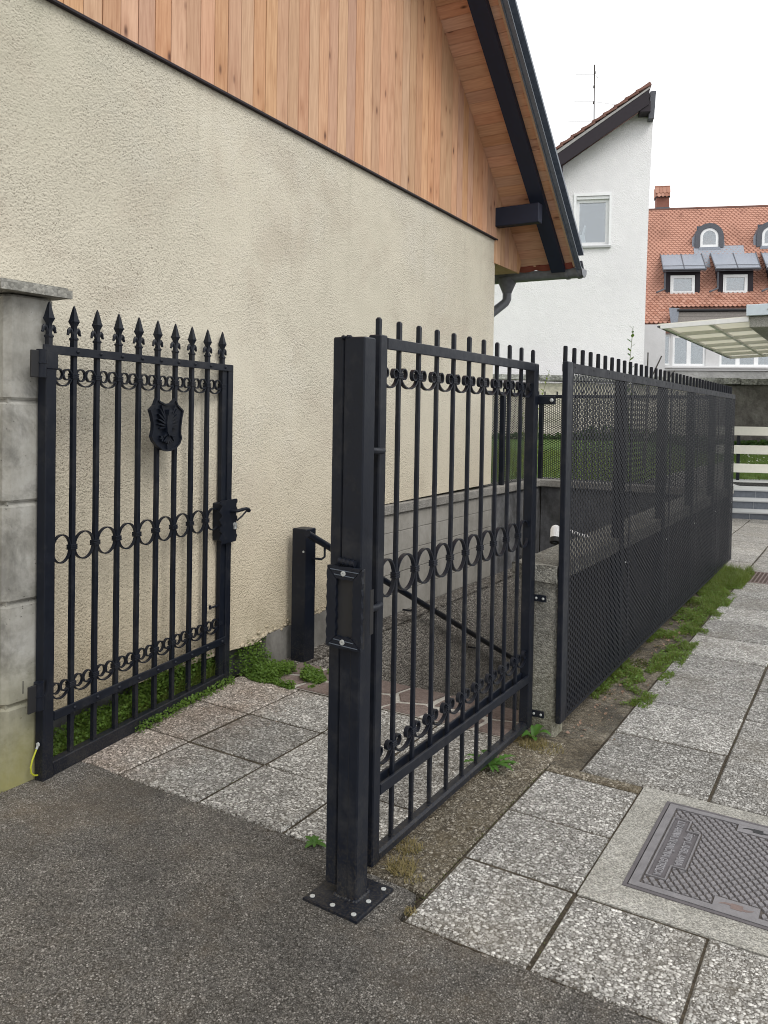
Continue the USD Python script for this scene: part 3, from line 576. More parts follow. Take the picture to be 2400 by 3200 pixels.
# gutter, brackets, hopper, downpipe
GY, GZ, GR = 7.72, 2.935, .082
half = [(GR * math.cos(t), GR * math.sin(t)) for t in np.linspace(PI, 2 * PI, 15)]
outer = half + [((GR - .004) * math.cos(t), (GR - .004) * math.sin(t)) for t in np.linspace(2 * PI, PI, 15)]
gu = part(hs, 'gutter', MB().prism(outer, -9.8, -2.44, lambda a, b, d: (d, GY + a, GZ + b)).tube([(-9.8, GY - GR, GZ), (-2.44, GY - GR, GZ)], .008, 8).prism(half + [half[0]], -2.452, -2.440, lambda a, b, d: (d, GY + a, GZ + b)), 'gutter_grey', smooth=40)
for x in (-2.60, -2.485): part(gu, 'gutter_bracket', MB().strap([(GR * 1.08 * math.cos(t), GR * 1.08 * math.sin(t)) for t in np.linspace(PI * .98, 2 * PI, 14)] + [(GR * 1.08, .02), (.03, .09)], .004, -.014, .014, lambda a, b, d: (x + d, GY + a, GZ + b)).box(x - .014, GY - .088, GZ - .01, x + .014, GY - .083, GZ + .10), 'gutter_grey')
part(gu, 'hopper', MB().lathe([(.098, 2.90), (.094, 2.86), (.052, 2.765), (.048, 2.75)], 16, (-3.24, GY, 0)), 'gutter_grey', smooth=40)
part(hs, 'downpipe', MB().tube([(-3.24, GY, 2.77), (-3.24, GY, 2.69), (-3.255, GY - .01, 2.655), (-3.285, GY - .04, 2.62), (-3.36, GY - .15, 2.52), (-3.45, GY - .30, 2.41), (-3.56, GY - .45, 2.30), (-3.60, GY - .52, 2.2), (-3.6, GY - .55, 0)], .045, 14), 'gutter_grey', smooth=40)

# ---------------------------------------------------------------- left concrete pillar
pl = thing('concrete_pillar', 'weathered grey concrete gate pillar with grooved blocks and flat cap', 'pillar')
zs = [-.05, .325, .730, 1.124, 1.526, 1.945]
for a, b in zip(zs[:-1], zs[1:]):
    c = .022; pts = []
    for z, i in ((a + .004, .010), (a + .014, 0), (b - .014, 0), (b - .004, .010)):
        x0, x1, y0, y1 = -3.40, -2.862 - i, 1.905 + i, 2.105 - i
        pts += [(x0, y0, z), (x1 - c, y0, z), (x1, y0 + c, z), (x1, y1, z), (x0, y1, z)]
    part(pl, 'block', MB().hull(pts), 'pillar_concrete')
part(pl, 'core', MB().box(-3.38, 1.92, 0, -2.875, 2.09, 1.94), 'pillar_concrete')
cp = trimesh.creation.box((.64, .315, .042)).subdivide_to_size(.03); cp.apply_translation((-3.125, 2.000, 1.967)); v = np.array(cp.vertices)
top = v[:, 2] > 1.98; v[top, 0] -= np.where(v[top, 0] > -2.83, .012, 0); v[top, 1] += np.where(v[top, 1] < 1.85, .010, 0) - np.where(v[top, 1] > 2.15, .012, 0); cp.vertices = v
part(pl, 'cap', MB().tm(lump(cp, .006, 20, 3)), 'cap_concrete', smooth=35)
part(pl, 'hairline_crack', MB().box(-2.8622, 1.985, .365, -2.8605, 1.988, .415), 'near_black')

# ---------------------------------------------------------------- wrought iron work
def curl_path(a, r, zl, turns, n=34, sh=.3):
    """A C scroll between two bars: half width a, curl radius r, drop zl; the ends roll inwards."""
    arc = [(-a * math.cos(t), -zl * math.sin(t)) for t in np.linspace(0, PI, 22)]
    L = [(-a + r + r * (1 - sh * u) * math.cos(PI - u * turns), .004 + r * (1 - sh * u) * math.sin(PI - u * turns)) for u in np.linspace(1, 0, n)]
    Rr = [(-x, z) for x, z in L[::-1]]
    return L[:-1] + arc + Rr[1:]
def ironwork(root, bars, a, z_top, z_ring, z_low, zbar0, z_low_rail, z_rail, z_bot, s0, s1, stile_w, curl, turns, tt, mat='black_paint', bar_end=1.753, w=.0105, ring_r=.0575, shrink=.12, sw=.0068):
    """Local frame: x = across the panel (behind its face is +y), s along -> local X, depth -> local Y, z up."""
    F = lambda p, q, d: (p, d, q)
    cy = .02
    for s in bars:
        part(root, 'bar', MB().cbox(s - w, cy - w, zbar0, s + w, cy + w, bar_end, .002), mat)
    edges = [s0 + stile_w] + [q for s in bars for q in (s - w, s + w)] + [s1 - stile_w]
    for i in range(0, len(edges), 2):
        e0, e1 = edges[i], edges[i + 1]; m, hw = (e0 + e1) / 2, (e1 - e0) / 2
        if hw < .02: continue
        for z in (z_top, z_low):
            part(root, 'scroll', MB().strap([(m + p, z + q) for p, q in curl_path(hw - .003, curl * hw / .057, .042, turns, sh=shrink)], .0048, cy - sw, cy + sw, F), mat, smooth=35)
        rr = hw - .002
        part(root, 'ring', MB().strap([(m + rr * math.cos(t), z_ring + ring_r * math.sin(t)) for t in np.linspace(0, 2 * PI, 37)], .0052, cy - sw, cy + sw, F), mat, smooth=35)
    for s in bars:
        for z in (z_top, z_ring, z_low):
            mb = MB()
            for dz in (-.0075, 0, .0075): mb.cbox(s - w - .0075, cy - w - .004, z + dz - .0034, s + w + .0075, cy + w + .004, z + dz + .0034, .0012)
            part(root, 'collar', mb, mat)

U = np.array([-.1508, .98856])
lg = thing('ornate_gate', 'black wrought iron gate leaf with spear tips and crest, folded open to the wall', 'gate', (-2.807, 2.038, 0), math.degrees(math.atan2(U[1], U[0])))
bars = [.170 + .1355 * k for k in range(9)]
Bm = 'black_paint'
ironwork(lg, bars, .057, 1.634, .922, .347, .058, (.231, .268), (1.715, 1.751), (.0, .062), .003, 1.335, .056, .0262, 5.5, .04)
part(lg, 'hinge_stile', MB().cbox(.003, 0, .0, .059, .045, 1.71, .003).cbox(-.003, -.004, 1.655, .064, .049, 1.725, .004), Bm)
part(lg, 'lock_stile', MB().cbox(1.288, 0, .0, 1.335, .045, 1.752, .003), Bm)
part(lg, 'top_rail', MB().cbox(-.012, -.003, 1.716, 1.330, .007, 1.752, .002), Bm)
part(lg, 'lower_rail', MB().cbox(.059, -.003, .231, 1.288, .007, .269, .002), Bm)
part(lg, 'bottom_rail', MB().cbox(.059, .002, .003, 1.288, .043, .062, .003), Bm)
for s in bars:
    for z in (1.735, .250): part(lg, 'rivet', MB().lathe([(.0085, 0), (.0075, .004), (.004, .0068), (.0005, .0075)], 10, (s, -.003, z), lambda v: np.c_[v[:, 0], -v[:, 2], v[:, 1]]), Bm, smooth=40)
def spear(root, s):
    cy = .02; mb = MB()
    prof = [(.0105, 1.752), (.0105, 1.782), (.0135, 1.786), (.0135, 1.791), (.0095, 1.795), (.0085, 1.812), (.0095, 1.828), (.0115, 1.842), (.0180, 1.857), (.0195, 1.860), (.0165, 1.866), (.0105, 1.893), (.0055, 1.915), (.0025, 1.924), (.0008, 1.927)]
    v4 = MB().lathe([(r * 1.414 if z < 1.8 else r * 1.2, z) for r, z in prof], 4 if True else 8, (s, cy, 0))
    mb.add(*v4.arrays())
    for sg in (-1, 1):
        path = [(.006, 1.797), (.010, 1.812), (.0165, 1.825), (.0235, 1.8285), (.0285, 1.823), (.030, 1.813), (.0335, 1.806), (.038, 1.806)]
        mb.tube([(s + sg * p, cy, z) for p, z in path], [.006, .007, .0078, .008, .0078, .007, .006, .004], 8)
    part(root, 'spear_tip', mb, Bm, smooth=30)
for s in [.0345] + bars: spear(lg, s)
part(lg, 'end_bar', MB().cbox(1.243, .008, .055, 1.288, .034, 1.72, .002), Bm)
part(lg, 'ring_latch', MB().tube([(1.17, .02, .447), (1.245, .02, .447)], .006, 8).tube([(1.17, .02, .440), (1.17, .02, .462)], .007, 8), Bm)
for z in (1.675, .362):
    h = part(lg, 'hinge', MB().lathe([(.0195, z - .055), (.0195, z - .001), (.022, z), (.022, z + .003), (.0195, z + .004), (.0195, z + .055), (.006, z + .056)], 14, (-.030, -.008, 0)), Bm, smooth=35)
    part(h, 'hinge_plate', MB().cbox(-.085, -.014, z - .056, -.028, -.004, z + .050, .002).cbox(-.012, .0, z + .002, .02, .012, z + .05, .002), 'near_black')
# crest shield
SH = [(.664, 1.558), (.690, 1.541), (.722, 1.531), (.740, 1.529), (.772, 1.535), (.806, 1.558), (.823, 1.527), (.868, 1.498), (.857, 1.462), (.850, 1.42), (.849, 1.385), (.856, 1.362), (.842, 1.335), (.812, 1.314), (.775, 1.303), (.742, 1.301), (.706, 1.309), (.667, 1.330), (.640, 1.352), (.626, 1.374), (.636, 1.405), (.637, 1.44), (.628, 1.47), (.614, 1.500), (.645, 1.523)]
F = lambda p, q, d: (p, d, q)
Ps = Polygon(SH)
cr_ = part(lg, 'crest_shield', MB().prism(Ps, -.014, -.002, F), Bm)
part(cr_, 'shield_rim', MB().prism(Ps.difference(Ps.buffer(-.008)), -.021, -.014, F), Bm)
eg = MB()
def tri(pts, th=.010): eg.prism(Polygon(pts).buffer(.0012), -.014 - th * 1.5, -.013, F)
E0, Ez = .742, 1.425
def tp_(a, b): return (E0 + a, Ez + b)
tri([tp_(-.014, .052), tp_(.010, .052), tp_(.020, .012), tp_(.014, -.030), tp_(0, -.050), tp_(-.014, -.030), tp_(-.020, .012)], .013)
tri([tp_(-.012, .05), tp_(-.010, .075), tp_(.006, .080), tp_(.018, .070), tp_(.006, .066), tp_(.008, .05)], .015)
for sg in (-1, 1):
    for (a0, b0, a1, b1, w_) in ((.020, .04, .052, .098, .007), (.022, .03, .066, .080, .007), (.022, .02, .074, .055, .007), (.022, .01, .078, .030, .007), (.02, 0, .075, .008, .006), (.018, -.008, .062, -.012, .006)):
        d = np.array([a1 - a0, b1 - b0]); d /= np.linalg.norm(d); nn_ = np.array([-d[1], d[0]]) * w_
        tri([tp_(sg * (a0 + nn_[0] * .5), b0 + nn_[1] * .5), tp_(sg * (a1 + nn_[0] * .1 - d[0] * .012), b1 + nn_[1] * .7 - d[1] * .012), tp_(sg * a1, b1), tp_(sg * (a0 - nn_[0] * .5), b0 - nn_[1] * .5)], .007 + .004 * rnd.random())
    tri([tp_(sg * .010, -.03), tp_(sg * .034, -.046), tp_(sg * .036, -.055), tp_(sg * .008, -.042)], .009)
    for q in ((.058, -.048), (.060, -.060), (.050, -.070)): tri([tp_(sg * .034, -.049), tp_(sg * q[0], q[1]), tp_(sg * (q[0] - .004), q[1] - .004), tp_(sg * .032, -.055)], .008)
for a in (-.030, -.016, 0, .016, .030): tri([tp_(-.004, -.048), tp_(a - .004, -.084 + abs(a) * .3), tp_(a + .004, -.086 + abs(a) * .3), tp_(.004, -.048)], .008)
tri([tp_(-.004, -.09), tp_(.004, -.09), tp_(.001, -.112), tp_(-.001, -.112)], .006)
part(cr_, 'eagle_relief', eg, Bm)
# lock
lk = part(lg, 'lock_case', MB().cbox(1.222, -.012, .800, 1.352, .057, 1.005, .006), Bm)
for sg, y0 in ((0, -.017), (1, .057)):
    wav = [(1.208 + .013 * math.sin(t * 1.9 + .6), z) for t, z in zip(range(17), np.linspace(.784, 1.018, 17))] + [(1.360 + .008 * math.sin(t * 1.9), z) for t, z in zip(range(17), np.linspace(1.018, .784, 17))]
    part(lk, 'lock_plate', MB().prism(Polygon(wav).buffer(0), y0, y0 + .005, F), Bm)
part(lk, 'handle', MB().tube([(1.305, -.017, .955), (1.305, -.055, .957), (1.325, -.068, .962), (1.372, -.070, .965), (1.398, -.068, .958), (1.405, -.066, .948)], [.010, .009, .0095, .0085, .009, .012], 10).tube([(1.312, -.05, .905), (1.345, -.06, .925), (1.385, -.068, .955)], .005, 8), Bm, smooth=40)
part(lk, 'handle', MB().tube([(1.26, .06, .955), (1.26, .095, .957), (1.235, .10, .957), (1.185, .10, .955), (1.172, .10, .945)], [.010, .009, .009, .009, .012], 10), Bm, smooth=40)
part(lk, 'lock_cylinder', MB().lathe([(.011, -.03), (.011, -.017)], 12, (1.335, 0, .878), lambda v: np.c_[v[:, 0], v[:, 2], v[:, 1]]).cbox(1.327, -.03, .852, 1.343, -.016, .876, .003), 'galvanised')

pw = thing('earth_wire', 'yellow-green earthing wire looped from the gate stile to the ground', 'wire')
part(pw, 'wire', MB().tube([(-2.826, 2.028, .146), (-2.826, 2.018, .125), (-2.826, 2.006, .10), (-2.826, 1.999, .075), (-2.827, 2.002, .05), (-2.83, 2.016, .034), (-2.835, 2.036, .026)], .0035, 8), 'yellow_wire', smooth=60)
part(pw, 'cable_lug', MB().tube([(-2.826, 2.024, .138), (-2.826, 2.031, .152)], .005, 8).lathe([(.009, 0), (.009, .006), (.005, .007)], 6, (-2.826, 2.033, .154), lambda v: np.c_[v[:, 0], -v[:, 2], v[:, 1]]), 'galvanised')

# fixed railing panel
rp = thing('railing_panel', 'black iron railing panel of rings and scrolls with blunt bar tops', 'railing', (-1.348, 0, 0), 90)
Bm2 = 'black_paint'
rb = [2.343 + .1372 * k for k in range(9)]
ironwork(rp, rb, .057, 1.629, .957, .383, .06, (.255, .291), (1.709, 1.745), (.032, .068), 2.190, 3.612, .045, .0190, 6.6, .04, Bm2, bar_end=1.7445, shrink=.3, w=.0074, ring_r=.0615, sw=.0072)
part(rp, 'stile', MB().cbox(2.190, -.002, .034, 2.235, .045, 1.752, .004), Bm2)
part(rp, 'stile', MB().cbox(3.557, -.002, .034, 3.612, .045, 1.745, .004), Bm2)
part(rp, 'top_rail', MB().cbox(2.235, -.003, 1.708, 3.557, .008, 1.745, .002), Bm2)
part(rp, 'lower_rail', MB().cbox(2.235, -.003, .255, 3.557, .008, .291, .002).cbox(2.235, .033, .262, 3.557, .043, .298, .002), Bm2)
part(rp, 'bottom_rail', MB().cbox(2.235, .0, .032, 3.557, .042, .068, .008), Bm2)
for s in [2.212] + rb + [3.585]:
    part(rp, 'bar_top', MB().hull([(s + a * .0074, .02 + b * .0074, z) for a in (-1, 1) for b in (-1, 1) for z in (1.745, 1.803)] + [(s + a * .004, .02 + b * .004, 1.809) for a in (-1, 1) for b in (-1, 1)]), Bm2)
for z, y1 in ((.645, 3.70), (.098, 3.71)):
    br = part(rp, 'bracket', MB().cbox(3.60, -.050 if False else .0, z - .016, 3.618, .012, z + .016, .002).cbox(3.612, -.058, z - .016, 3.619, .0115, z + .016, .0015), Bm2)
    for a in (-.044, -.010): part(br, 'bolt', MB().lathe([(.006, 0), (.006, .004), (.003, .006)], 8, (3.612, a, z), lambda v: np.c_[-v[:, 2], v[:, 0], v[:, 1]]), 'galvanised')
lb = part(rp, 'link_bar', MB().cbox(3.612, .010, 1.555, 3.70, .022, 1.595, .003).cbox(3.600, -.085, 1.555, 3.612, .022, 1.595, .003), Bm2)
part(lb, 'bolt', MB().lathe([(.009, 0), (.009, .004), (.005, .009)], 10, (3.600, -.070, 1.575), lambda v: np.c_[v[:, 0] * 0 - v[:, 2], v[:, 0], v[:, 1]]), 'galvanised')

# gate post with strike box
gp_ = thing('gate_post', 'black steel gate post with hammered strike box, bolted to the asphalt by a base plate', 'gate post')
part(gp_, 'post', MB().cbox(-1.384, 2.040, .012, -1.310, 2.106, 1.731, .004), Bm)
part(gp_, 'stop_channel', MB().cbox(-1.430, 2.046, .036, -1.389, 2.106, 1.733, .004).box(-1.395, 2.06, .04, -1.382, 2.10, 1.72), Bm)
part(gp_, 'post_seam', MB().box(-1.3435, 2.0393, .02, -1.3425, 2.0402, .775), 'near_black')
pts = [(-1.461, 1.975), (-1.258, 1.966), (-1.252, 2.168), (-1.455, 2.175)]
bp = part(gp_, 'base_plate', MB().hull([(x, y, z) for x, y in pts for z in (.003, .012)] + [(x * .999 - .0012, y, .0135) for x, y in [(-1.456, 1.979), (-1.263, 1.971), (-1.257, 2.163), (-1.450, 2.170)]]), Bm)
for x, y in ((-1.440, 1.995), (-1.362, 1.991), (-1.283, 1.987), (-1.280, 2.065), (-1.275, 2.145), (-1.435, 2.15)):
    part(bp, 'anchor_bolt', MB().lathe([(.0082, .0), (.0082, .002), (.0045, .0028), (.004, .001)], 12, (x, y, .0135)), 'galvanised')
mb = MB()
for k in range(46):
    t = k / 46 * 4; sd = int(t); f_ = t - sd; P4 = [(-1.386, 2.038), (-1.308, 2.038), (-1.308, 2.108), (-1.386, 2.108), (-1.386, 2.038)]
    x = P4[sd][0] + (P4[sd + 1][0] - P4[sd][0]) * f_; y = P4[sd][1] + (P4[sd + 1][1] - P4[sd][1]) * f_
    s = trimesh.creation.icosphere(1, rnd.uniform(.005, .009)); s.apply_translation((x + rnd.uniform(-.002, .002), y + rnd.uniform(-.002, .002), .013)); mb.tm(s)
part(gp_, 'weld_bead', mb, Bm, smooth=60)
for zj in (.893, 1.385): part(gp_, 'joining_weld', MB().tube([(-1.322, 2.105, zj), (-1.322, 2.15, zj - .002), (-1.335, 2.195, zj - .003)], .011, 8), Bm, smooth=60)
mb = MB()
for k in range(16):
    s = trimesh.creation.icosphere(1, rnd.uniform(.004, .008)); s.apply_translation((-1.40 + rnd.uniform(-.012, .045), 2.06 + rnd.uniform(-.02, .03), 1.731)); mb.tm(s)
part(gp_, 'top_weld', mb, Bm, smooth=60)
sb = []
X0, X1, Z0, Z1, yF = -1.420, -1.291, .786, 1.036, 2.040
xi0, xi1, zi0, zi1 = X0 + .036, X1 - .034, Z0 + .036, Z1 - .040
def ham(p, q, n):                                            # a hammered, slightly wavy edge
    p, q = np.array(p), np.array(q); d = (q - p) / np.linalg.norm(q - p); nn_ = np.array([-d[1], d[0]])
    return [tuple(p + (q - p) * t + nn_ * .0016 * math.sin(t * n * 2 * PI) * (0 < t < 1)) for t in np.linspace(0, 1, 4 * n + 1)]
FX = lambda a, b, d: (a, d, b)
strips = {'left': ham((X0, Z0), (X0, Z1), 7) + ham((xi0, zi1), (xi0, zi0), 5), 'right': ham((X1, Z1), (X1, Z0), 7) + ham((xi1, zi0), (xi1, zi1), 5), 'top': ham((X0, Z1), (X1, Z1), 2) + ham((xi1, zi1), (xi0, zi1), 2), 'bottom': ham((X1, Z0), (X0, Z0), 2) + ham((xi0, zi0), (xi1, zi0), 2)}
bxp = part(gp_, 'strike_box', MB().cbox(X0 + .004, yF - .012, Z0 + .004, X1 - .004, yF + .002, Z1 - .004, .002), 'near_black')
for k_, pl_ in strips.items():
    P_ = Polygon(pl_).buffer(-.0008); part(bxp, 'hammered_strip', MB().prism(P_, yF - .024, yF - .0125, FX), Bm)
    if k_ in ('top', 'bottom'):
        for dz in (.011, .026): z = (Z1 - dz if k_ == 'top' else Z0 + dz); part(bxp, 'engraved_line', MB().tube([(X0 + dz + .002, yF - .0242, z), (X1 - dz - .002, yF - .0242, z - .004)], .0013, 6), 'flashing_grey')
for z in (Z1 - .021, Z0 + .020): part(bxp, 'screw', MB().lathe([(.0085, 0), (.008, .0025), (.003, .003), (.0025, .001)], 14, ((X0 + X1) / 2 - .003, yF - .024, z), lambda v: np.c_[v[:, 0], -v[:, 2], v[:, 1]]), 'galvanised')
rx = np.linspace(X0 + .036, X0 + .096, 13)
part(bxp, 'rolled_knob', MB().tube(np.c_[rx, np.full(13, yF - .012), 1.050 - (rx - rx[0]) * .08], .0095 + .0018 * np.sin(np.arange(13) * 2.1), 12), Bm, smooth=50)
part(bxp, 'latch_tongue', MB().box(X1 + .0125, 2.043, .835, X1 + .0135, 2.062, .97).box(X1 - .012, 2.0385, .95, X1 - .008, 2.041, .985), 'near_black')

# ---------------------------------------------------------------- perforated fences
def perforated(w, h, p, d, th, frame, m=(.012, .012, .012, .045)):
    """A sheet w x h with round holes in a hexagonal grid; m = plain margins left, right, bottom, top."""
    mb = MB(); cs, n = p * math.sqrt(3) / 2, 12
    ang = np.arange(n) * 2 * PI / n; hexv = []
    for k in range(6):
        a, b = np.array([math.cos(k * PI / 3), math.sin(k * PI / 3)]), np.array([math.cos((k + 1) * PI / 3), math.sin((k + 1) * PI / 3)])
        hexv += [a * p / math.sqrt(3), (a + b) / 2 * p / math.sqrt(3)]
    hexv = np.array(hexv); ring = np.c_[np.cos(ang), np.sin(ang)] * d / 2
    cell = np.vstack([np.c_[hexv, np.zeros(n)], np.c_[ring, np.zeros(n)], np.c_[ring, np.full(n, th)]])
    f = []
    for i in range(n):
        j = (i + 1) % n; f += [(i, j, n + j), (i, n + j, n + i), (n + i, n + j, 2 * n + j), (n + i, 2 * n + j, 2 * n + i)]
    f = np.array(f); C = []
    nx = int((w - m[0] - m[1]) / cs); x0 = m[0] + (w - m[0] - m[1] - nx * cs) / 2
    for i in range(nx + 1):
        y = m[2] + (p / 2 if i % 2 else 0)
        while y < h - m[3]: C.append((x0 + i * cs, y)); y += p
    C = np.array(C); v = cell[None] + np.c_[C, np.zeros(len(C))][:, None]
    v[..., 0] = np.clip(v[..., 0], 0, w); v[..., 1] = np.clip(v[..., 1], 0, h)
    F_ = (f[None] + np.arange(len(C))[:, None, None] * 36).reshape(-1, 3); v = v.reshape(-1, 3)
    mb.add(np.stack(frame(v[:, 0], v[:, 1], v[:, 2]), 1), F_)
    t2 = -.0006
    for a in ((0, 0, m[0], h), (w - m[1], 0, w, h), (m[0], 0, w - m[1], m[2]), (m[0], h - m[3], w - m[1], h)):
        q = np.array([(x, y, z) for x in (a[0], a[2]) for y in (a[1], a[3]) for z in (t2, th + .001)])
        mb.add(np.stack(frame(q[:, 0], q[:, 1], q[:, 2]), 1), [(0, 1, 3, 2), (4, 6, 7, 5), (0, 4, 5, 1), (2, 3, 7, 6), (0, 2, 6, 4), (1, 5, 7, 3)])
    return mb
XF = -1.215; Am = 'anthracite_paint'
pf = thing('perforated_fence', 'long dark perforated sheet fence with round spikes beside the slab path', 'fence')
joins = [3.706, 4.806, 5.880, 6.914, 7.916, 8.895]; zb, zt = .072, 1.752
for a, b in zip(joins[:-1], joins[1:]):
    part(pf, 'perforated_sheet', perforated(b - a - .004, zt - zb, .0305, .0222, .0022, lambda x, y, z, a=a: (XF - z, a + .002 + x, zb + y)), Am)
part(pf, 'post', MB().cbox(-1.240, 3.626, .065, XF + .002, 3.704, 1.757, .004), Bm)
for y in joins[1:]: part(pf, 'post', MB().cbox(-1.290, y - .105, .10, -1.232, y - .045, 1.74, .003), Bm)
part(pf, 'top_rail', MB().cbox(-1.268, 3.703, 1.712, -1.220, 8.89, 1.750, .003), Bm)
part(pf, 'bottom_rail', MB().cbox(-1.268, 3.703, .085, -1.228, 8.89, .115, .003), Bm)
for k in range(41):
    y = 3.675 + .1312 * k
    if y < 8.9: part(pf, 'spike', MB().lathe([(.0105, 1.745), (.0105, 1.826), (.0085, 1.831), (.0005, 1.832)], 12, (-1.243, y, 0)), 'anthracite_paint', smooth=40)
for i, (a, b) in enumerate(zip(joins[:-1], joins[1:])):
    for t in (.03, .3, .56, .83): part(pf, 'rivet', MB().lathe([(.005, 0), (.004, .002)], 8, (XF + .0007, a + (b - a) * t, 1.735), lambda v: np.c_[v[:, 2], v[:, 0], v[:, 1]]), 'near_black')
    part(pf, 'screw', MB().lathe([(.005, 0), (.004, .003)], 8, (XF + .0007, b - .075, .66), lambda v: np.c_[v[:, 2], v[:, 0], v[:, 1]]), 'galvanised')

bf = thing('garden_fence', 'low perforated sheet fence on the cellar wall at the house corner', 'fence')
zb2, zt2, p2 = .836, 1.70, .0246
part(bf, 'perforated_sheet', perforated(1.45, zt2 - zb2, p2, .0195, .002, lambda x, y, z: (-3.075 - z, 6.76 + x, zb2 + y), (.008, .008, .006, .006)), 'near_black')
part(bf, 'perforated_sheet', perforated(1.72, zt2 - zb2, p2, .0195, .002, lambda x, y, z: (-3.02 + x, 8.245 + z, zb2 + y), (.008, .008, .006, .006)), 'near_black')
part(bf, 'rail', MB().cbox(-3.07, 6.75, 1.695, -3.03, 8.28, 1.728, .003), Bm)
part(bf, 'rail', MB().cbox(-3.03, 8.242, 1.695, -1.30, 8.282, 1.728, .003), Bm)
for x, y in ((-3.05, 7.22), (-3.045, 8.262), (-2.16, 8.262), (-1.32, 8.262)): part(bf, 'post', MB().cbox(x - .022, y - .022, zb2 - .003, x + .022, y + .022, 1.69, .003), Bm)
for k in range(11): part(bf, 'spike', MB().lathe([(.008, 1.726), (.008, 1.765), (.0005, 1.766)], 10, (-3.05, 6.83 + .135 * k, 0)), Bm)
for k in range(13): part(bf, 'spike', MB().lathe([(.008, 1.726), (.008, 1.765), (.0005, 1.766)], 10, (-3.01 + .135 * k, 8.262, 0)), Bm)

# ---------------------------------------------------------------- handrail, camera, lamp
hr = thing('stair_handrail', 'black handrail on a square post leading down the cellar stairs', 'handrail')
part(hr, 'post', MB().hull([(x, y, z) for x in (-2.985, -2.885) for y in (3.875, 3.975) for z in (.0, .795)] + [(x, y, .80) for x in (-2.98, -2.89) for y in (3.88, 3.97)]), Bm)
r0 = np.array([-2.80, 3.775, .795]); r1 = np.array([-2.80, 7.0, -.752])
part(hr, 'rail', MB().tube([r0, r1], .021, 16), Bm, smooth=40)
for t, wall_side in ((.055, False), (.40, True), (.75, True)):
    p = r0 + (r1 - r0) * t; q = [(p[0], p[1], p[2] - .018), (p[0] + .0, p[1], p[2] - .075), (p[0] - .015, p[1] - .01, p[2] - .09), (p[0] - .078, p[1] - .02, p[2] - .09)]
    part(hr, 'bracket', MB().tube(q, .007, 8), Bm, smooth=40)
part(hr, 'bracket_screw', MB().lathe([(.007, 0), (.006, .004)], 10, (-2.9, 3.874, .665), lambda v: np.c_[v[:, 0], -v[:, 2], v[:, 1]]), 'galvanised')

sc = thing('security_camera', 'small white bullet camera with dark lens on the low wall', 'camera')
d = np.array([.14, -.52, -.84]); d /= np.linalg.norm(d); c0 = np.array([-1.566, 4.526, .853])
part(sc, 'housing', MB().tube([c0 - d * .012, c0 - d * .004, c0 + d * .012, c0 + d * .066], [.014, .024, .030, .030], 20), 'camera_white', smooth=35)
part(sc, 'lens_hood', MB().tube([c0 + d * .0665, c0 + d * .094, c0 + d * .0945], [.0302, .0302, .026], 20), 'near_black', smooth=35)
part(sc, 'lens', MB().tube([c0 + d * .095, c0 + d * .099], [.013, .010], 14), 'room_dark', smooth=35)
part(sc, 'arm', MB().tube([c0 + d * .01 + np.array([.02, .02, -.01]), (-1.50, 4.60, .83), (-1.40, 4.62, .80)], .009, 10), 'camera_white')
sp = thing('spot_lamp', 'small black conical spot lamp on a bent bracket beside the stair pillar', 'lamp')
part(sp, 'lamp_cone', MB().tube([(-1.535, 3.86, .775), (-1.51, 3.87, .755), (-1.47, 3.885, .728)], [.026, .022, .008], 14), 'near_black', smooth=40)
part(sp, 'bracket', MB().tube([(-1.485, 3.88, .735), (-1.478, 3.86, .72), (-1.482, 3.83, .66), (-1.474, 3.80, .64), (-1.445, 3.78, .645), (-1.430, 3.78, .645)], .005, 8), 'near_black', smooth=40)

# ---------------------------------------------------------------- garden terrace, lawn and far walls (frames turned by 20 degrees)
TH = 20.0
gwl = thing('garden_wall', 'old dark stone retaining wall with pale broken coping behind the lawn', 'wall', (-2.57, 18.92, 0), TH)
bx = trimesh.creation.box((13.0, .5, 2.6)).subdivide_to_size(.14); bx.apply_translation((.3, .25, .95)); bx = lump(bx, .09, 2.6, 5)
part(gwl, 'stone_wall', MB().tm(bx), 'old_stone', smooth=50)
x = -6.2
while x < 6.5:
    L = rnd.uniform(.7, 1.3); bx = trimesh.creation.box((L - .015, .62, .13 + rnd.uniform(-.02, .02))).subdivide_to_size(.12); bx.apply_translation((x + L / 2, .2 + rnd.uniform(-.02, .02), 2.315 + .013 * (-x)))
    part(gwl, 'coping_stone', MB().tm(lump(bx, .035, 6, 9)), 'coping_stone', smooth=50); x += L
# lawn: from the terrace and the platform up to the wall
def rot(p, o):
    c, s = math.cos(math.radians(TH)), math.sin(math.radians(TH)); p = np.asarray(p, float)
    return np.stack([o[0] + p[..., 0] * c - p[..., 1] * s, o[1] + p[..., 0] * s + p[..., 1] * c], -1)
def grid(xs, ys, zf):
    X, Y = np.meshgrid(xs, ys, indexing='ij'); v = np.stack([X, Y, zf(X, Y)], -1).reshape(-1, 3); n, m = len(xs), len(ys); f = []
    for i in range(n - 1):
        for j in range(m - 1): f.append((i * m + j, (i + 1) * m + j, (i + 1) * m + j + 1, i * m + j + 1))
    return v, np.array(f)
PO = (-1.773, 13.20)
lz = lambda s, t: np.where(t < 3.2, .36, .36 + np.clip((t - 3.2) / 3.2, 0, 1) * .62) + .03 * (meshkit.fbm(np.stack([s * 1.3, t * 1.3, s * 0], -1), 3) - .5)
v, f = grid(np.linspace(-.2, 7, 40), np.linspace(3.05, 7.0, 30), lz); w = rot(v[:, :2], PO); v = np.c_[w, v[:, 2]]
lawn = MB().add(v, f)
zt_ = lambda X, Y: .79 + .03 * (meshkit.fbm(np.stack([X, Y, X * 0], -1), 3) - .5) + np.clip((Y - 9) / 8, 0, 1) * .2
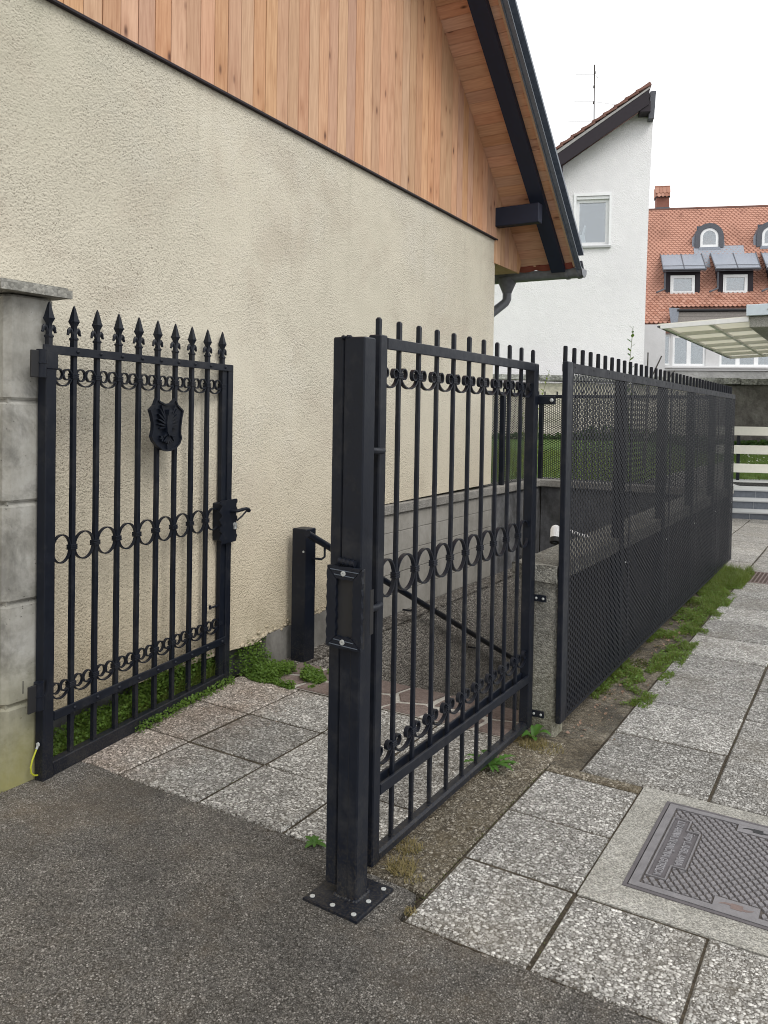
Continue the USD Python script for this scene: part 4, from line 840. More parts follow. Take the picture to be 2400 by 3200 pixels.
v, f = grid(np.linspace(-14, -1.9, 50), np.linspace(8.44, 13.25, 24), zt_); lawn.add(v, f)
v, f = grid(np.linspace(-13, -.25, 50), np.linspace(0.1, 6.9, 30), lambda S, T: S * 0); w = rot(v[:, :2], PO); v = np.c_[w, zt_(w[:, 0], w[:, 1]) - .012]; lawn.add(v, f)
v, f = grid(np.linspace(-14, -3.22, 20), np.linspace(6.9, 8.44, 5), zt_); lawn.add(v, f)
solo('lawn', lawn, 'lawn_turf', 'green lawn dotted with daisies before the old stone wall', kind='structure')
n = 9000; s = rng.uniform(-.2, 4.5, n); t = rng.uniform(3.1, 6.6, n); P3 = np.c_[rot(np.c_[s, t], PO), lz(s, t)]
gm = blades(MB(), P3, rng.uniform(.03, .08, n), .6, .007)
n = 14000; X = rng.uniform(-9, -1.95, n); Y = rng.uniform(8.5, 13.2, n); blades(gm, np.c_[X, Y, zt_(X, Y)], rng.uniform(.04, .12, n), .6, .008)
solo('lawn_grass', gm, 'grass_blade', 'short grass blades of the lawn', 'grass', kind='stuff')
n = 700; s = rng.uniform(.2, 4, n); t = rng.uniform(3.8, 6.4, n); P3 = np.c_[rot(np.c_[s, t], PO), lz(s, t) + .07]
solo('daisies', leaves(MB(), P3, .035, .9, .1, 1.0), 'daisy', 'white daisies scattered over the lawn', 'daisies', kind='stuff')
solo('terrace_edge', MB().box(-2.0, 8.47, -.02, -1.88, 13.3, .86).box(-3.05, 8.47, -.02, -2.0, 8.5, .75), 'ledge_concrete', 'low concrete edge of the lawn terrace', kind='structure')
# steps, platform
st = thing('entrance_steps', 'three slate-faced steps with pale treads up to the lawn', 'steps', (PO[0], PO[1], 0), TH)
for k in range(3):
    t0, zt0 = .45 * k, [.108, .243, .375][k]; zb0 = [0, .118, .25][k]; x = -.6
    off = [.22, .373, .516][k]; xs = [-.6] + [off + .9 * i for i in range(-0, 4)]
    for a, b in zip(xs[:-1], xs[1:]): part(st, 'riser_tile', MB().box(a + .003, t0 + .012, -.05, b - .003, t0 + .03, zt0 - .026), 'slate_tile')
    part(st, 'riser_grout', MB().box(-.6, t0 + .016, -.05, 3.6, t0 + .04, zt0 - .028), 'pale_stone')
    part(st, 'tread', MB().cbox(-.6, t0 - .005, zt0 - .026, 3.6, t0 + .5 if k < 2 else 3.3, zt0, .004), 'pale_stone')
mat_ = thing('doormat', 'dark grid doormat lying on the top step', 'doormat', (PO[0], PO[1], 0), TH)
mb = MB().prism(sbox(.42, 1.60, 1.55, 2.28).difference(sbox(.45, 1.63, 1.52, 2.25)), .376, .388)
for x in np.arange(.50, 1.52, .055): mb.box(x, 1.63, .376, x + .022, 2.25, .386)
for y in np.arange(1.68, 2.25, .07): mb.box(.45, y, .376, 1.52, y + .022, .3855)
part(mat_, 'rubber_grid', mb, 'near_black')
bfc = thing('board_railing', 'railing of three wide cream boards on dark posts above the steps', 'railing', (PO[0], PO[1], 0), TH)
for z0, z1 in ((.519, .681), (.864, 1.026), (1.209, 1.371)): part(bfc, 'board', MB().cbox(.30, 2.955, z0, 3.6, 2.985, z1, .005), 'cream_board')
for x in (.67, 2.6): part(bfc, 'post', MB().cbox(x, 2.987, .375, x + .055, 3.03, 1.36, .003), Bm)
bn = thing('garden_bench', 'grey weathered slatted bench on black legs behind the railing', 'bench', (PO[0], PO[1], 0), TH)
for k in range(6): part(bn, 'slat', MB().cbox(1.16 + .125 * k, 4.10, .445, 1.265 + .125 * k, 5.3, .51, .012), 'weathered_grey_wood')
for x, y in ((1.27, 4.2), (1.62, 4.2), (1.27, 5.15), (1.7, 5.15)): part(bn, 'leg', MB().cbox(x, y, .36, x + .05, y + .05, .446, .004), 'near_black')
part(bn, 'frame_bar', MB().box(1.2, 4.18, .425, 1.9, 4.23, .4445).box(1.2, 5.15, .425, 1.9, 5.2, .4445), 'near_black')
# plants on and before the old wall
iv = MB(); n = 5200; s = rng.uniform(-5.5, 3.2, n); hh = rng.uniform(0, 1, n) ** 1.6 * (.25 + .75 * meshkit.noise(np.c_[s * 1.1, s * 0, s * 0])) * np.where(s > .2, .42, .38)
P3 = np.c_[rot(np.c_[s, -.06 - rng.uniform(0, .22, n)], (-2.57, 18.92)), .92 + hh]; leaves(iv, P3, rng.uniform(.05, .11, n), .3, .2, .8)
solo('ivy', iv, 'dark_leaf', 'dark green ivy at the foot of the old stone wall', 'ivy', kind='stuff')
br_ = MB()
for k in range(60):
    s0_, a = rng.uniform(.9, 3), rng.uniform(-1.2, 1.2); p = rot(np.array([[s0_, -.25], [s0_ + math.cos(a) * .5, -.35 + rng.uniform(-.1, .1)]]), (-2.57, 18.92)); z = rng.uniform(.95, 1.3)
    br_.tube([(p[0, 0], p[0, 1], z), ((p[0, 0] + p[1, 0]) / 2, (p[0, 1] + p[1, 1]) / 2, z + rng.uniform(0, .1)), (p[1, 0], p[1, 1], z + math.sin(a) * .25)], .006, 4)
solo('brushwood', br_, 'dry_twig', 'heap of dry brushwood by the stone wall', 'brushwood', kind='stuff')

# ---------------------------------------------------------------- white house
wh = thing('white_house', 'tall white rendered house with dark verge board and one window', 'house', (-4.68, 18.89, 0), TH)
def wpt(s, z, t): k = (19.36 + t) / 19.36; return (-2.06 + (s + 2.06) * k, 1.5 + (z - 1.5) * k)
wx0, wx1, wz0, wz1 = -1.44, -.70, 5.49, 6.62
body = Polygon([(-5.5, 2.0), (.13, 2.0), (.15, 4.5), (.17, 6.2), (.225, 8.36), (.12, 8.62), (-1.78, 7.33), (-5.5, 4.8)]).difference(sbox(wx0, wz0, wx1, wz1))
part(wh, 'front_wall', MB().prism(body, 0, .35, lambda a, b, d: (a, d, b)), 'white_plaster')
part(wh, 'back_body', MB().prism(Polygon([(-5.5, 2.0), (.11, 2.0), (.2, 8.3), (.12, 8.6), (-1.78, 7.3), (-5.5, 4.75)]), 1.2, 7, lambda a, b, d: (a, d, b)), 'white_plaster')
part(wh, 'side_wall', MB().prism([(.02, 2.0), (.12, 2.0), (.2, 8.3), (.1, 8.3)], .351, 1.2, lambda a, b, d: (a, d, b)), 'white_plaster')
wf = part(wh, 'window_surround', MB().prism(sbox(wx0 - .06, wz0 - .02, wx1 + .05, wz1 + .06).difference(sbox(wx0, wz0, wx1, wz1)), -.02, .06, lambda a, b, d: (a, d, b)), 'white_frame')
wd = part(wh, 'window', MB().prism(sbox(wx0, wz0, wx1, wz1).difference(sbox(wx0 + .075, wz0 + .07, wx1 - .075, wz1 - .14)), .07, .13, lambda a, b, d: (a, d, b)).prism(sbox(wx0 + .005, wz1 - .07, wx1 - .005, wz1 - .005), .01, .068, lambda a, b, d: (a, d, b)), 'white_frame')
part(wd, 'pane', MB().box(wx0 + .07, .10, wz0 + .06, wx1 - .07, .106, wz1 - .13), 'window_glass')
part(wd, 'room_backdrop', MB().box(wx0 - .2, .9, wz0 - .3, wx1 + .2, .95, wz1 + .2), 'curtain')
part(wd, 'curtain', MB().prism([(wx0 + .07, wz0 + .06), (wx0 + .24, wz0 + .06), (wx0 + .20, wz0 + .30), (wx0 + .235, wz0 + .48), (wx0 + .19, wz0 + .50), (wx0 + .14, wz0 + .28), (wx0 + .07, wz0 + .24)], .16, .165, lambda a, b, d: (a, d, b)), 'white_frame')
part(wf, 'sill', MB().cbox(wx0 - .05, -.06, wz0 - .075, wx1 + .05, .065, wz0 - .022, .006), 'pale_stone')
t_ = -.38
fl = [wpt(*q, t_) for q in ((-5.4, 5.02), (-1.92, 7.29), (.125, 8.66), (.135, 9.0), (-1.96, 7.58), (-5.4, 5.3))]
part(wh, 'verge_fascia', MB().prism(fl, t_, t_ + .06, lambda a, b, d: (a, d, b)), 'brown_black_beam')
part(wh, 'verge_soffit', MB().prism([(-5.4, 5.03), (.15, 8.74), (.13, 8.80), (-5.4, 5.09)], t_ + .061, .0, lambda a, b, d: (a - .03, d, b - .02)), 'brown_black_beam')
part(wh, 'roof', MB().prism([(-5.6, 5.14), (.14, 8.98), (.10, 9.05), (-5.6, 5.22)], t_ + .062, 7.2, lambda a, b, d: (a, d, b)), 'old_tile')
fl = [wpt(*q, t_ - .01) for q in ((-5.4, 5.31), (-1.96, 7.59), (.135, 9.01), (.145, 9.06), (-1.98, 7.66), (-5.4, 5.38))]
part(wh, 'weathered_batten', MB().prism(fl, t_ - .01, t_ + .05, lambda a, b, d: (a, d, b)), 'weathered_grey_wood')
for k in range(15):                                          # stepped verge tiles
    u0, u1 = k / 9.0, (k + 1.12) / 9.0; A, Bq = np.array(wpt(.150, 9.07, t_)), np.array(wpt(-2.0, 7.64, t_)); e = (Bq - A)
    p, q = A + e * u0, A + e * u1; nn_ = np.array([-e[1], e[0]]) / np.linalg.norm(e); nn_ = nn_ if nn_[1] > 0 else -nn_
    part(wh, 'verge_tile', MB().prism([tuple(p + nn_ * .012), tuple(q + nn_ * .045), tuple(q + nn_ * .105), tuple(p + nn_ * .045)], t_ - .03, t_ + .5, lambda a, b, d: (a, d, b)), 'old_tile')
part(wh, 'purlin_end', MB().cbox(-.11, -.36, 8.36, .125, .0, 8.60, .01), 'brown_black_beam')
part(wh, 'gutter_end', MB().prism([wpt(*q, -.25) for q in ((.15, 8.95), (.275, 8.95), (.245, 8.34), (.125, 8.34))], -.25, .3, lambda a, b, d: (a, d, b)), 'zinc_dark')
part(wh, 'corbel', MB().prism([(-1.92, 7.43), (-1.78, 7.34), (-1.77, 7.10), (-1.84, 7.10)], -.34, -.001, lambda a, b, d: (a, d, b)), 'brown_black_beam')
an = thing('tv_antenna', 'thin old aerial mast with broken rods on the white house roof', 'antenna', (-4.68, 18.89, 0), TH)
part(an, 'mast', MB().tube([(-1.03, 1.0, 8.4), (-1.05, 1.0, 10.05)], .014, 8), 'dark_twig')
for z, a, b in ((9.16, -.48, .5), (9.82, -.45, .08), (8.68, -.62, .02)):
    part(an, 'rod', MB().tube([(-1.04 + a, 1.0, z + .03), (-1.04, 1.0, z), (-1.04 + b, 1.0, z - .1)], .006, 5), 'galvanised')
for x, z in ((-1.04, 9.86), (-1.05, 9.52), (-1.05, 9.14), (-1.07, 8.5)): part(an, 'clamp', MB().cbox(x - .022, .98, z - .03, x + .022, 1.02, z + .03, .006), 'dark_twig')
part(an, 'stay', MB().tube([(-1.04, 1.0, 9.58), (-.88, 1.0, 9.98)], .003, 5), 'galvanised')

# ---------------------------------------------------------------- red-roofed house
rh = thing('red_roof_house', 'long house with orange beaver-tail tile roof, dormers and white windows', 'house', (-4.45, 32.46, 0), TH)
SC, TC = -6.92, -32.02
def rp_(s, z, t): k = (t - TC) / -TC; return SC + (s - SC) * k, 1.5 + (z - 1.5) * k
FY = lambda a, b, d: (a, d, b)
zr = lambda t: 5.07 + 1.43 * t
ridge_t = 3.62
part(rh, 'roof_deck', MB().prism([(-.12, zr(-.12) - .06), (ridge_t, zr(ridge_t) - .06), (ridge_t, zr(ridge_t) - .16), (-.12, zr(-.12) - .2)], -7, -2.22, lambda a, b, d: (d, a, b)).prism([(.34, zr(.34) - .06), (ridge_t, zr(ridge_t) - .06), (ridge_t, zr(ridge_t) - .16), (.34, zr(.34) - .2)], -2.22, 5, lambda a, b, d: (d, a, b)).prism([(ridge_t, zr(ridge_t) - .06), (8, zr(ridge_t) - 5), (ridge_t, zr(ridge_t) - .3)], -7, 5, lambda a, b, d: (d, a, b)), 'old_tile')
# beaver-tail tiles row by row
dd = np.array([1, 1.43]) / math.hypot(1, 1.43); nm_ = np.array([-dd[1], dd[0]])
tw, row = .165, .150; tiles = []
k = 0; L = 0
blocked = []
while True:
    t = L * dd[0]; z = zr(t)
    if t > ridge_t - .03: break
    for i in range(62):
        s = -4.1 + (i + .5 * (k % 2)) * tw
        if t < .42 and s > -2.30: continue
        pl_s = SC + (s + tw / 2 - SC) / ((t - TC) / -TC); pl_z = 1.5 + (z - 1.5) / ((t - TC) / -TC)
        if any(a < pl_s < c and b < pl_z < d for a, b, c, d in blocked): continue
        tiles.append((s, L, t, z))
    L += row * .5 * 1.55; k += 1
def tile(s, L, lift=0.0):
    prof = [(0, .075), (.018, .034), (.055, .006), (tw / 2, -.010), (tw - .055, .006), (tw - .018, .034), (tw, .075)]; w0 = .004
    lo = [(s + w0 + a * (tw - 2 * w0) / tw, L + b) for a, b in prof]; hi = [(s + tw - w0, L + .20), (s + w0, L + .20)]
    pts2 = lo + hi; out = []
    for off_lo, off_hi in ((.050, .006), (.016, -.014)):
        for a, l in pts2:
            u = (l - L) / .2; o = off_lo + (off_hi - off_lo) * u + lift; out.append((a, l * dd[0] + nm_[0] * o, 5.07 + l * dd[1] + nm_[1] * o))
    n = len(pts2); f = [(0, i, i + 1) for i in range(1, n - 1)] + [(n, n + i + 1, n + i) for i in range(1, n - 1)]
    for i in range(n): j = (i + 1) % n; f += [(i, n + i, n + j), (i, n + j, j)]
    return np.array(out), np.array(f)
vis = [q for q in tiles if q[0] > -3.5]; order = sorted(vis, key=lambda q: q[1])
single = set(order[:300]); rest = MB()
for q in tiles:
    v, f = tile(q[0], q[1], rnd.uniform(0, .004))
    if q in single: part(rh, 'roof_tile', MB().add(v, f), 'terracotta')
    else: rest.add(v, f)
part(rh, 'upper_roof_tiles', rest, 'terracotta', kind='stuff')
part(rh, 'ridge_capping', MB().tube([(-7, ridge_t, zr(ridge_t) + .0), (5, ridge_t, zr(ridge_t) + .0)], .07, 8), 'old_tile', smooth=40)
for s in (-2.75, -2.03, -1.33, -.62, .10):
    x_, z_ = rp_(s, 9.13, 3.3); part(rh, 'vent_tile', MB().prism([(x_ - .06, 0), (x_ + .06, 0), (x_ + .03, .035), (x_ - .03, .035)], 0, .12, lambda a, b, d: (a, 3.38 + d * .5 - b * .8, zr(3.38) + d * .7 + b * .5 + .02)), 'brick_red')
# walls of the lower storey
w1 = (-2.24, 3.49, -1.08, 4.62); w2 = (-.57, 3.47, 1.35, 4.62); w0_ = (-2.60, 3.52, -2.33, 4.66)
front = sbox(-4.4, 1.2, 5, 5.0).difference(sbox(*w1)).difference(sbox(*w2)).difference(sbox(*w0_))
part(rh, 'front_wall', MB().prism(front, 0, .3, FY), 'pale_grey_plaster')
part(rh, 'bay_wall', MB().box(-4.4, -.5, 1.2, -2.58, -.001, 4.99), 'pale_grey_plaster')
part(rh, 'back_body', MB().box(-7, 1.6, 1.2, 5, 6.5, 5.3), 'pale_grey_plaster')
part(rh, 'plinth', MB().box(-2.579, -.22, 1.2, 5, -.12, 3.28), 'stained_plinth')
part(rh, 'sill_moulding', MB().cbox(-2.57, -.30, 3.375, 5, .0, 3.44, .01).cbox(-2.57, -.26, 3.29, 5, -.0, 3.374, .01), 'pale_grey_plaster')
part(rh, 'panel_strip', MB().box(-2.10, -.03, 5.0, 2.6, .33, 5.34).box(-2.10, -.04, 5.345, 2.6, .33, 5.50), 'taupe_panel')
part(rh, 'dark_gutter', MB().tube([(-2.12, -.08, 5.56), (2.7, -.08, 5.56)], .055, 10).box(-2.12, -.03, 5.50, 2.6, .5, 5.535), 'near_black')
part(rh, 'zinc_cheek', MB().prism([(-2.42, 5.66), (-2.05, 5.64), (-2.10, 5.10), (-2.34, 5.08)], -.10, -.04, FY), 'zinc_sheet')
part(rh, 'eave_board', MB().box(-4.3, -.16, 4.92, -2.25, -.10, 5.0), 'brown_black_beam')
def window(parent, x0, z0, x1, z1, t, n=1, fw=.07, back='room_dark', name='window'):
    W = Polygon(sbox(x0, z0, x1, z1)); k = (x1 - x0) / n; pan = []
    for i in range(n): pan.append(sbox(x0 + k * i + fw, z0 + fw, x0 + k * (i + 1) - fw, z1 - fw))
    for q in pan: W = W.difference(q)
    fr_ = part(parent, name, MB().prism(W, t, t + .07, FY), 'white_frame')
    for q in pan:
        a, b, c, d = q.bounds; part(fr_, 'pane', MB().box(a - .01, t + .03, b - .01, c + .01, t + .036, d + .01), 'window_glass')
    part(fr_, 'room_backdrop', MB().box(x0, t + .5, z0 - .1, x1, t + .54, z1 + .1), back)
    return fr_
window(rh, *w1, .02, 2, .075, 'room_mid'); window(rh, *w2, .02, 3, .075, 'room_mid'); window(rh, *w0_, .02, 1, .05, 'room_dark')
part(rh, 'window_pier', MB().box(-1.07, -.025, 3.45, -.58, -.002, 4.99), 'pale_grey_plaster')
# shed dormers
for k, (sa, sb_, ea, eb, wa, wb) in enumerate(((-2.55, -1.32, -2.66, -1.13, -2.38, -1.51), (-.68, .54, -.79, .77, -.51, .34), (1.12, 2.3, .98, 2.5, 1.3, 2.1))):
    td = .86; zb_ = 6.27
    x0, zA = rp_(sa, 6.16, td); x1, zB = rp_(sb_, 7.12, td); a0, wz0_ = rp_(wa, 6.15, td); a1, wz1_ = rp_(wb, 6.88, td)
    dm = part(rh, 'dormer', MB().prism(sbox(x0, zA, x1, zB).difference(sbox(a0, wz0_, a1, wz1_)), td, td + .1, FY).prism([(td + .1, zA), (td + .1, zB), (2.1, zB + .3), (2.1, 7.7)], x0, x0 + .06, lambda a, b, d: (d, a, b)).prism([(td + .1, zA), (td + .1, zB), (2.1, zB + .3), (2.1, 7.7)], x1 - .06, x1, lambda a, b, d: (d, a, b)), 'brown_black_beam')
    e0, _ = rp_(ea, 7.1, .62); e1, _ = rp_(eb, 7.1, .62); b0, zt3 = rp_(ea + (-.10 if k == 0 else -.2), 7.68, 2.1); b1, _ = rp_(eb - .17, 7.68, 2.1)
    zr_ = MB(); segs = 2
    for i in range(segs):
        u0, u1 = i / segs + .004, (i + 1) / segs - .004; L_ = lambda p, q, u: p + (q - p) * u
        A_ = [(L_(e0, e1, u0), .60, 7.245), (L_(e0, e1, u1), .60, 7.245), (L_(b0, b1, u1), 2.12, 8.1), (L_(b0, b1, u0), 2.12, 8.1)]
        part(dm, 'zinc_sheet', MB().hull([(x, y, z) for x, y, z in A_] + [(x, y, z - .03) for x, y, z in A_]), 'zinc_sheet')
    part(dm, 'standing_seam', MB().tube([(e0, .6, 7.25), (b0, 2.12, 8.115)], .018, 6).tube([((e0 + e1) / 2, .6, 7.255), ((b0 + b1) / 2, 2.12, 8.115)], .016, 6).tube([(e1, .6, 7.25), (b1, 2.12, 8.115)], .018, 6), 'zinc_dark')
    part(dm, 'dormer_gutter', MB().tube([(e0 - .02, .56, 7.20), (e1 + .02, .56, 7.20)], .035, 8).tube([(e0, .60, 7.14), (e1, .60, 7.14)], .02, 6).tube([(e0, .75, 7.38), (e1, .75, 7.38)], .012, 6), 'zinc_dark')
    w_ = MB().prism(sbox(a0, wz0_, a1, wz1_).difference(sbox(a0 + .10, wz0_ + .12, a1 - .10, wz1_ - .10)), td - .02, td + .05, FY).prism(sbox(a0 + .06, wz0_ + .08, a1 - .06, wz1_ - .06).difference(sbox(a0 + .115, wz0_ + .135, a1 - .115, wz1_ - .115)), td - .035, td - .021, FY)
    wf_ = part(dm, 'dormer_window', w_, 'white_frame')
    part(dm, 'pane', MB().box(a0 + .09, td + .01, wz0_ + .10, a1 - .09, td + .016, wz1_ - .09), 'window_glass')
    part(dm, 'room_backdrop', MB().box(a0 - .1, td + .5, wz0_ - .1, a1 + .1, td + .54, wz1_ + .3), 'room_dark' if k == 0 else 'curtain')
    part(dm, 'downpipe', MB().tube([(x0 - .05, .66, 7.1), (x0 - .05, .70, 6.65), (x0 - .05, .66, 6.48), (x0 - .38, .45, 6.32)], .035, 8), 'zinc_dark', smooth=40)
    part(rh, 'apron_tile', MB().prism([(td, zA), (td, zA - .03), (td - .30, zr(td - .30) + .02), (td - .30, zr(td - .30) + .045)], x0 - .03, x1 + .1, lambda a, b, d: (d, a, b)), 'terracotta')
part(rh, 'zinc_valley', MB().prism([(1.98, zr(1.98) + .085), (2.28, zr(2.28) + .085), (2.28, zr(2.28) + .03), (1.98, zr(1.98) + .03)], rp_(-1.56, 7.7, 2.1)[0], rp_(.2, 7.7, 2.1)[0], lambda a, b, d: (d, a, b)).prism([(1.62, zr(1.62) + .085), (2.0, zr(2.0) + .085), (2.0, zr(2.0) + .03), (1.62, zr(1.62) + .03)], rp_(-1.24, 7.3, 1.7)[0], rp_(-.98, 7.3, 1.7)[0], lambda a, b, d: (d, a, b)), 'zinc_sheet')
# arched dormers
for cs in (-1.025, 1.13):
    ta = 2.20; cx, zb_ = rp_(cs, 7.80, ta); _, zt4 = rp_(cs, 8.81, ta); hw = .50 * 1.069; zc_ = zt4 - hw
    arch = lambda r, zb: Polygon([(cx - r, zb), (cx + r, zb)] + [(cx + r * math.cos(t), zc_ + r * math.sin(t)) for t in np.linspace(0, PI, 17)])
    gi = .33; zwb = zb_ + .13
    da = part(rh, 'arched_dormer', MB().prism(arch(hw, zb_ + .10).difference(arch(gi + .02, zwb)), ta, ta + .12, FY), 'zinc_dark', smooth=40)
    part(da, 'dormer_hood', MB().prism(arch(hw + .012, zb_).difference(arch(hw - .03, zb_ - .5)), ta + .03, ta + 1.0, FY), 'zinc_dark', smooth=40)
    part(da, 'zinc_apron', MB().prism([(cx - hw + .1, zb_), (cx + hw - .1, zb_), (cx + hw - .15, zb_ + .12), (cx - hw + .15, zb_ + .12)], ta - .05, ta - .01, FY).prism([(cx - hw - .10, zb_ - .03), (cx - hw, zb_ - .03), (cx - hw, zc_ + .1), (cx - hw - .09, zc_)], ta + .1, ta + .2, FY).prism([(cx + hw, zb_ - .03), (cx + hw + .09, zb_ - .03), (cx + hw + .02, zc_), (cx + hw, zc_)], ta + .1, ta + .2, FY), 'zinc_sheet')
    part(da, 'arch_window', MB().prism(arch(gi + .015, zwb).difference(arch(gi - .085, zwb + .10)), ta + .03, ta + .10, FY), 'white_frame', smooth=40)
    part(da, 'pane', MB().prism(arch(gi - .07, zwb + .09), ta + .06, ta + .066, FY), 'window_glass')
    part(da, 'room_backdrop', MB().box(cx - .4, ta + .5, zwb, cx + .4, ta + .53, zt4), 'room_mid')
# chimney
def rq(s, z): return rp_(s, z, 3.75)
c0_, cb = rq(-2.97, 9.30); c1_, cm = rq(-2.51, 9.80); h0, _ = rq(-3.02, 9.8); h1, ct = rq(-2.475, 10.2)
ch = part(rh, 'chimney', MB().box(c0_, 3.6, cb - .4, c1_, 4.1, cm + .05), 'brick_red')
part(ch, 'lead_flashing', MB().box(c0_ - .02, 3.56, cb - .4, c1_ + .02, 3.598, cb + .13), 'zinc_dark')
part(ch, 'chimney_gap', MB().box(c0_ - .03, 3.58, cm - .01, c1_ + .03, 4.12, cm + .06), 'room_dark')
for k in range(2):
    for i in range(4 if k else 3):
        wd_ = (h1 - h0) / 4; a = h0 + (i + (.5 if not k else 0)) * wd_; z0 = cm - .01 + .16 * k
        p = [(a + .005, z0 + .04), (a + wd_ / 2, z0 - .01), (a + wd_ - .005, z0 + .04), (a + wd_ - .005, z0 + .27), (a + .005, z0 + .27)]
        part(ch, 'cap_tile', MB().prism(p, 0, .02, lambda a, b, d, k=k: (a, 3.50 - d + (b - cm) * .35 - .02 * k, b)), 'terracotta')
part(ch, 'cap_back', MB().prism([(h0 + .01, cm + .03), (h1 - .01, cm + .03), (h1 - .01, ct), (h0 + .01, ct)], 0, .5, lambda a, b, d: (a, 3.53 + d + (b - cm) * .35, b)).tube([(h0, 3.68, ct + .02), (h1, 3.68, ct + .02)], .03, 8), 'terracotta')

# ---------------------------------------------------------------- glazed canopy and concrete beam
cn = thing('glass_canopy', 'pale opal-glazed canopy frame jutting out from the concrete beam', 'canopy')
zs_ = lambda x: 2.83 + (x + 2.75) * .045                      # rises gently towards the beam
def crossbeam(y, name='cross_bar', d=.055, w=.05):
    part(cn, name, MB().hull([(x, yy_, zs_(x) + dz) for x in (-2.75, -1.545) for yy_ in (y, y + w) for dz in (0, d)]), 'canopy_frame')
crossbeam(12.40, 'front_beam', .062, .05)
for y in (13.60, 14.76, 15.92, 17.05, 18.10): crossbeam(y)
crossbeam(19.12, 'rear_beam')
for x, w in ((-2.752, .05), (-2.12, .055)):
    ysb = [12.45, 13.60, 14.76, 15.92, 17.05, 18.10, 19.12]
    part(cn, 'long_bar', MB().hull([(xx_, yy_, zs_(x) + dz) for xx_ in (x, x + w) for yy_ in (12.451, 19.11) for dz in (.022, .052)]), 'canopy_frame')
part(cn, 'edge_profile', MB().box(-2.80, 12.42, 2.855, -2.755, 19.2, 2.875), 'zinc_dark')
ysb = [12.41, 13.62, 14.78, 15.94, 17.07, 18.12, 19.17]
for a, b in zip(ysb[:-1], ysb[1:]):
    for x0, x1 in ((-2.79, -2.095), (-2.09, -1.545)): part(cn, 'opal_panel', MB().hull([(x, yy_, zs_(x) + .063 + dz) for x in (x0, x1) for yy_ in (a + .004, b - .004) for dz in (0, .012)]), 'opal_sheet')
cb_ = thing('concrete_beam', 'heavy concrete beam with pale blue metal fascia beside the canopy', 'beam')
part(cb_, 'beam', MB().cbox(-1.535, 12.42, 2.80, -.5, 20, 2.958, .008), 'manhole_surround')
part(cb_, 'fascia', MB().cbox(-1.572, 12.36, 2.962, -.46, 20.1, 3.118, .005), 'pale_blue_fascia')
part(cb_, 'column', MB().cbox(-.85, 12.6, 0, -.55, 12.9, 2.799, .01), 'manhole_surround')
part(cb_, 'fascia_screw', MB().lathe([(.012, 0), (.01, .006)], 8, (-1.30, 12.36, 3.04), lambda v: np.c_[v[:, 0], -v[:, 2], v[:, 1]]), 'galvanised')

# ---------------------------------------------------------------- weeds and plants
def inside_gate(n, a, b, w):                                  # points between the folded gate and the house wall
    t = rng.uniform(a, b, n); base = np.array([-2.807, 2.038]) + np.c_[U[0] * t, U[1] * t]; lo = np.maximum(-3.09, base[:, 0] - w); xs = rng.uniform(0, 1, n) * (base[:, 0] - .05 - lo) + lo
    return np.c_[xs, base[:, 1]]
cv = MB(); n = 9000; p = inside_gate(n, .07, 1.42, .4); hmax = .06 + .20 * np.clip((p[:, 1] - 2.2) / 1.1, 0, 1) * (.5 + meshkit.noise(np.c_[p * 9, p[:, :1] * 0]))
leaves(cv, np.c_[p, rng.uniform(0, 1, n) ** .7 * hmax], rng.uniform(.010, .022, n), .5, .3, .8)
n = 15000; X = rng.uniform(-3.08, -2.58, n); Y = rng.uniform(3.40, 3.86, n)
edge = 3.455 + .05 * (meshkit.noise(np.c_[X * 14, X * 0, X * 0], 2) - .3) + np.clip(X + 2.68, 0, 1) * .35
far_ = 3.66 + .06 * meshkit.noise(np.c_[X * 9, X * 0, X * 0], 5) + np.clip(X + 2.95, 0, .3) * .45
dens = meshkit.fbm(np.c_[X * 9, Y * 9, X * 0], 3, 12) - 1.5 * np.clip(X + 2.70, 0, 1)
ok = (Y > edge) & (Y < far_) & (dens > .36); X, Y = X[ok], Y[ok]
hh_ = (.03 + .055 * meshkit.fbm(np.c_[X * 11, Y * 11, X * 0], 3, 2)) * np.clip((Y - edge[ok]) / .05, .25, 1) * np.clip((-2.52 - X) / .3, .15, 1) + .16 * np.clip((-2.97 - X) / .08, 0, 1)
leaves(cv, np.c_[X, Y, rng.uniform(0, 1, len(X)) * hh_], rng.uniform(.008, .018, len(X)), .55, .3, .9)
n = 900; t = rng.uniform(.55, 1.35, n); q = np.array([-2.807, 2.038]) + np.c_[U[0] * t, U[1] * t] + np.c_[rng.uniform(.0, .05, n) * rng.uniform(0, 1, n), np.zeros(n)]
leaves(cv, np.c_[q, rng.uniform(.0, .04, n)], rng.uniform(.008, .018, n), .5, .3, .8)
bl = MB(); p = inside_gate(2600, .07, 1.30, .4); blades(bl, np.c_[p, np.zeros(len(p))], rng.uniform(.05, .20, len(p)) * (.45 + .55 * np.clip((p[:, 1] - 2.1) / 1.0, 0, 1)), .8, .004)
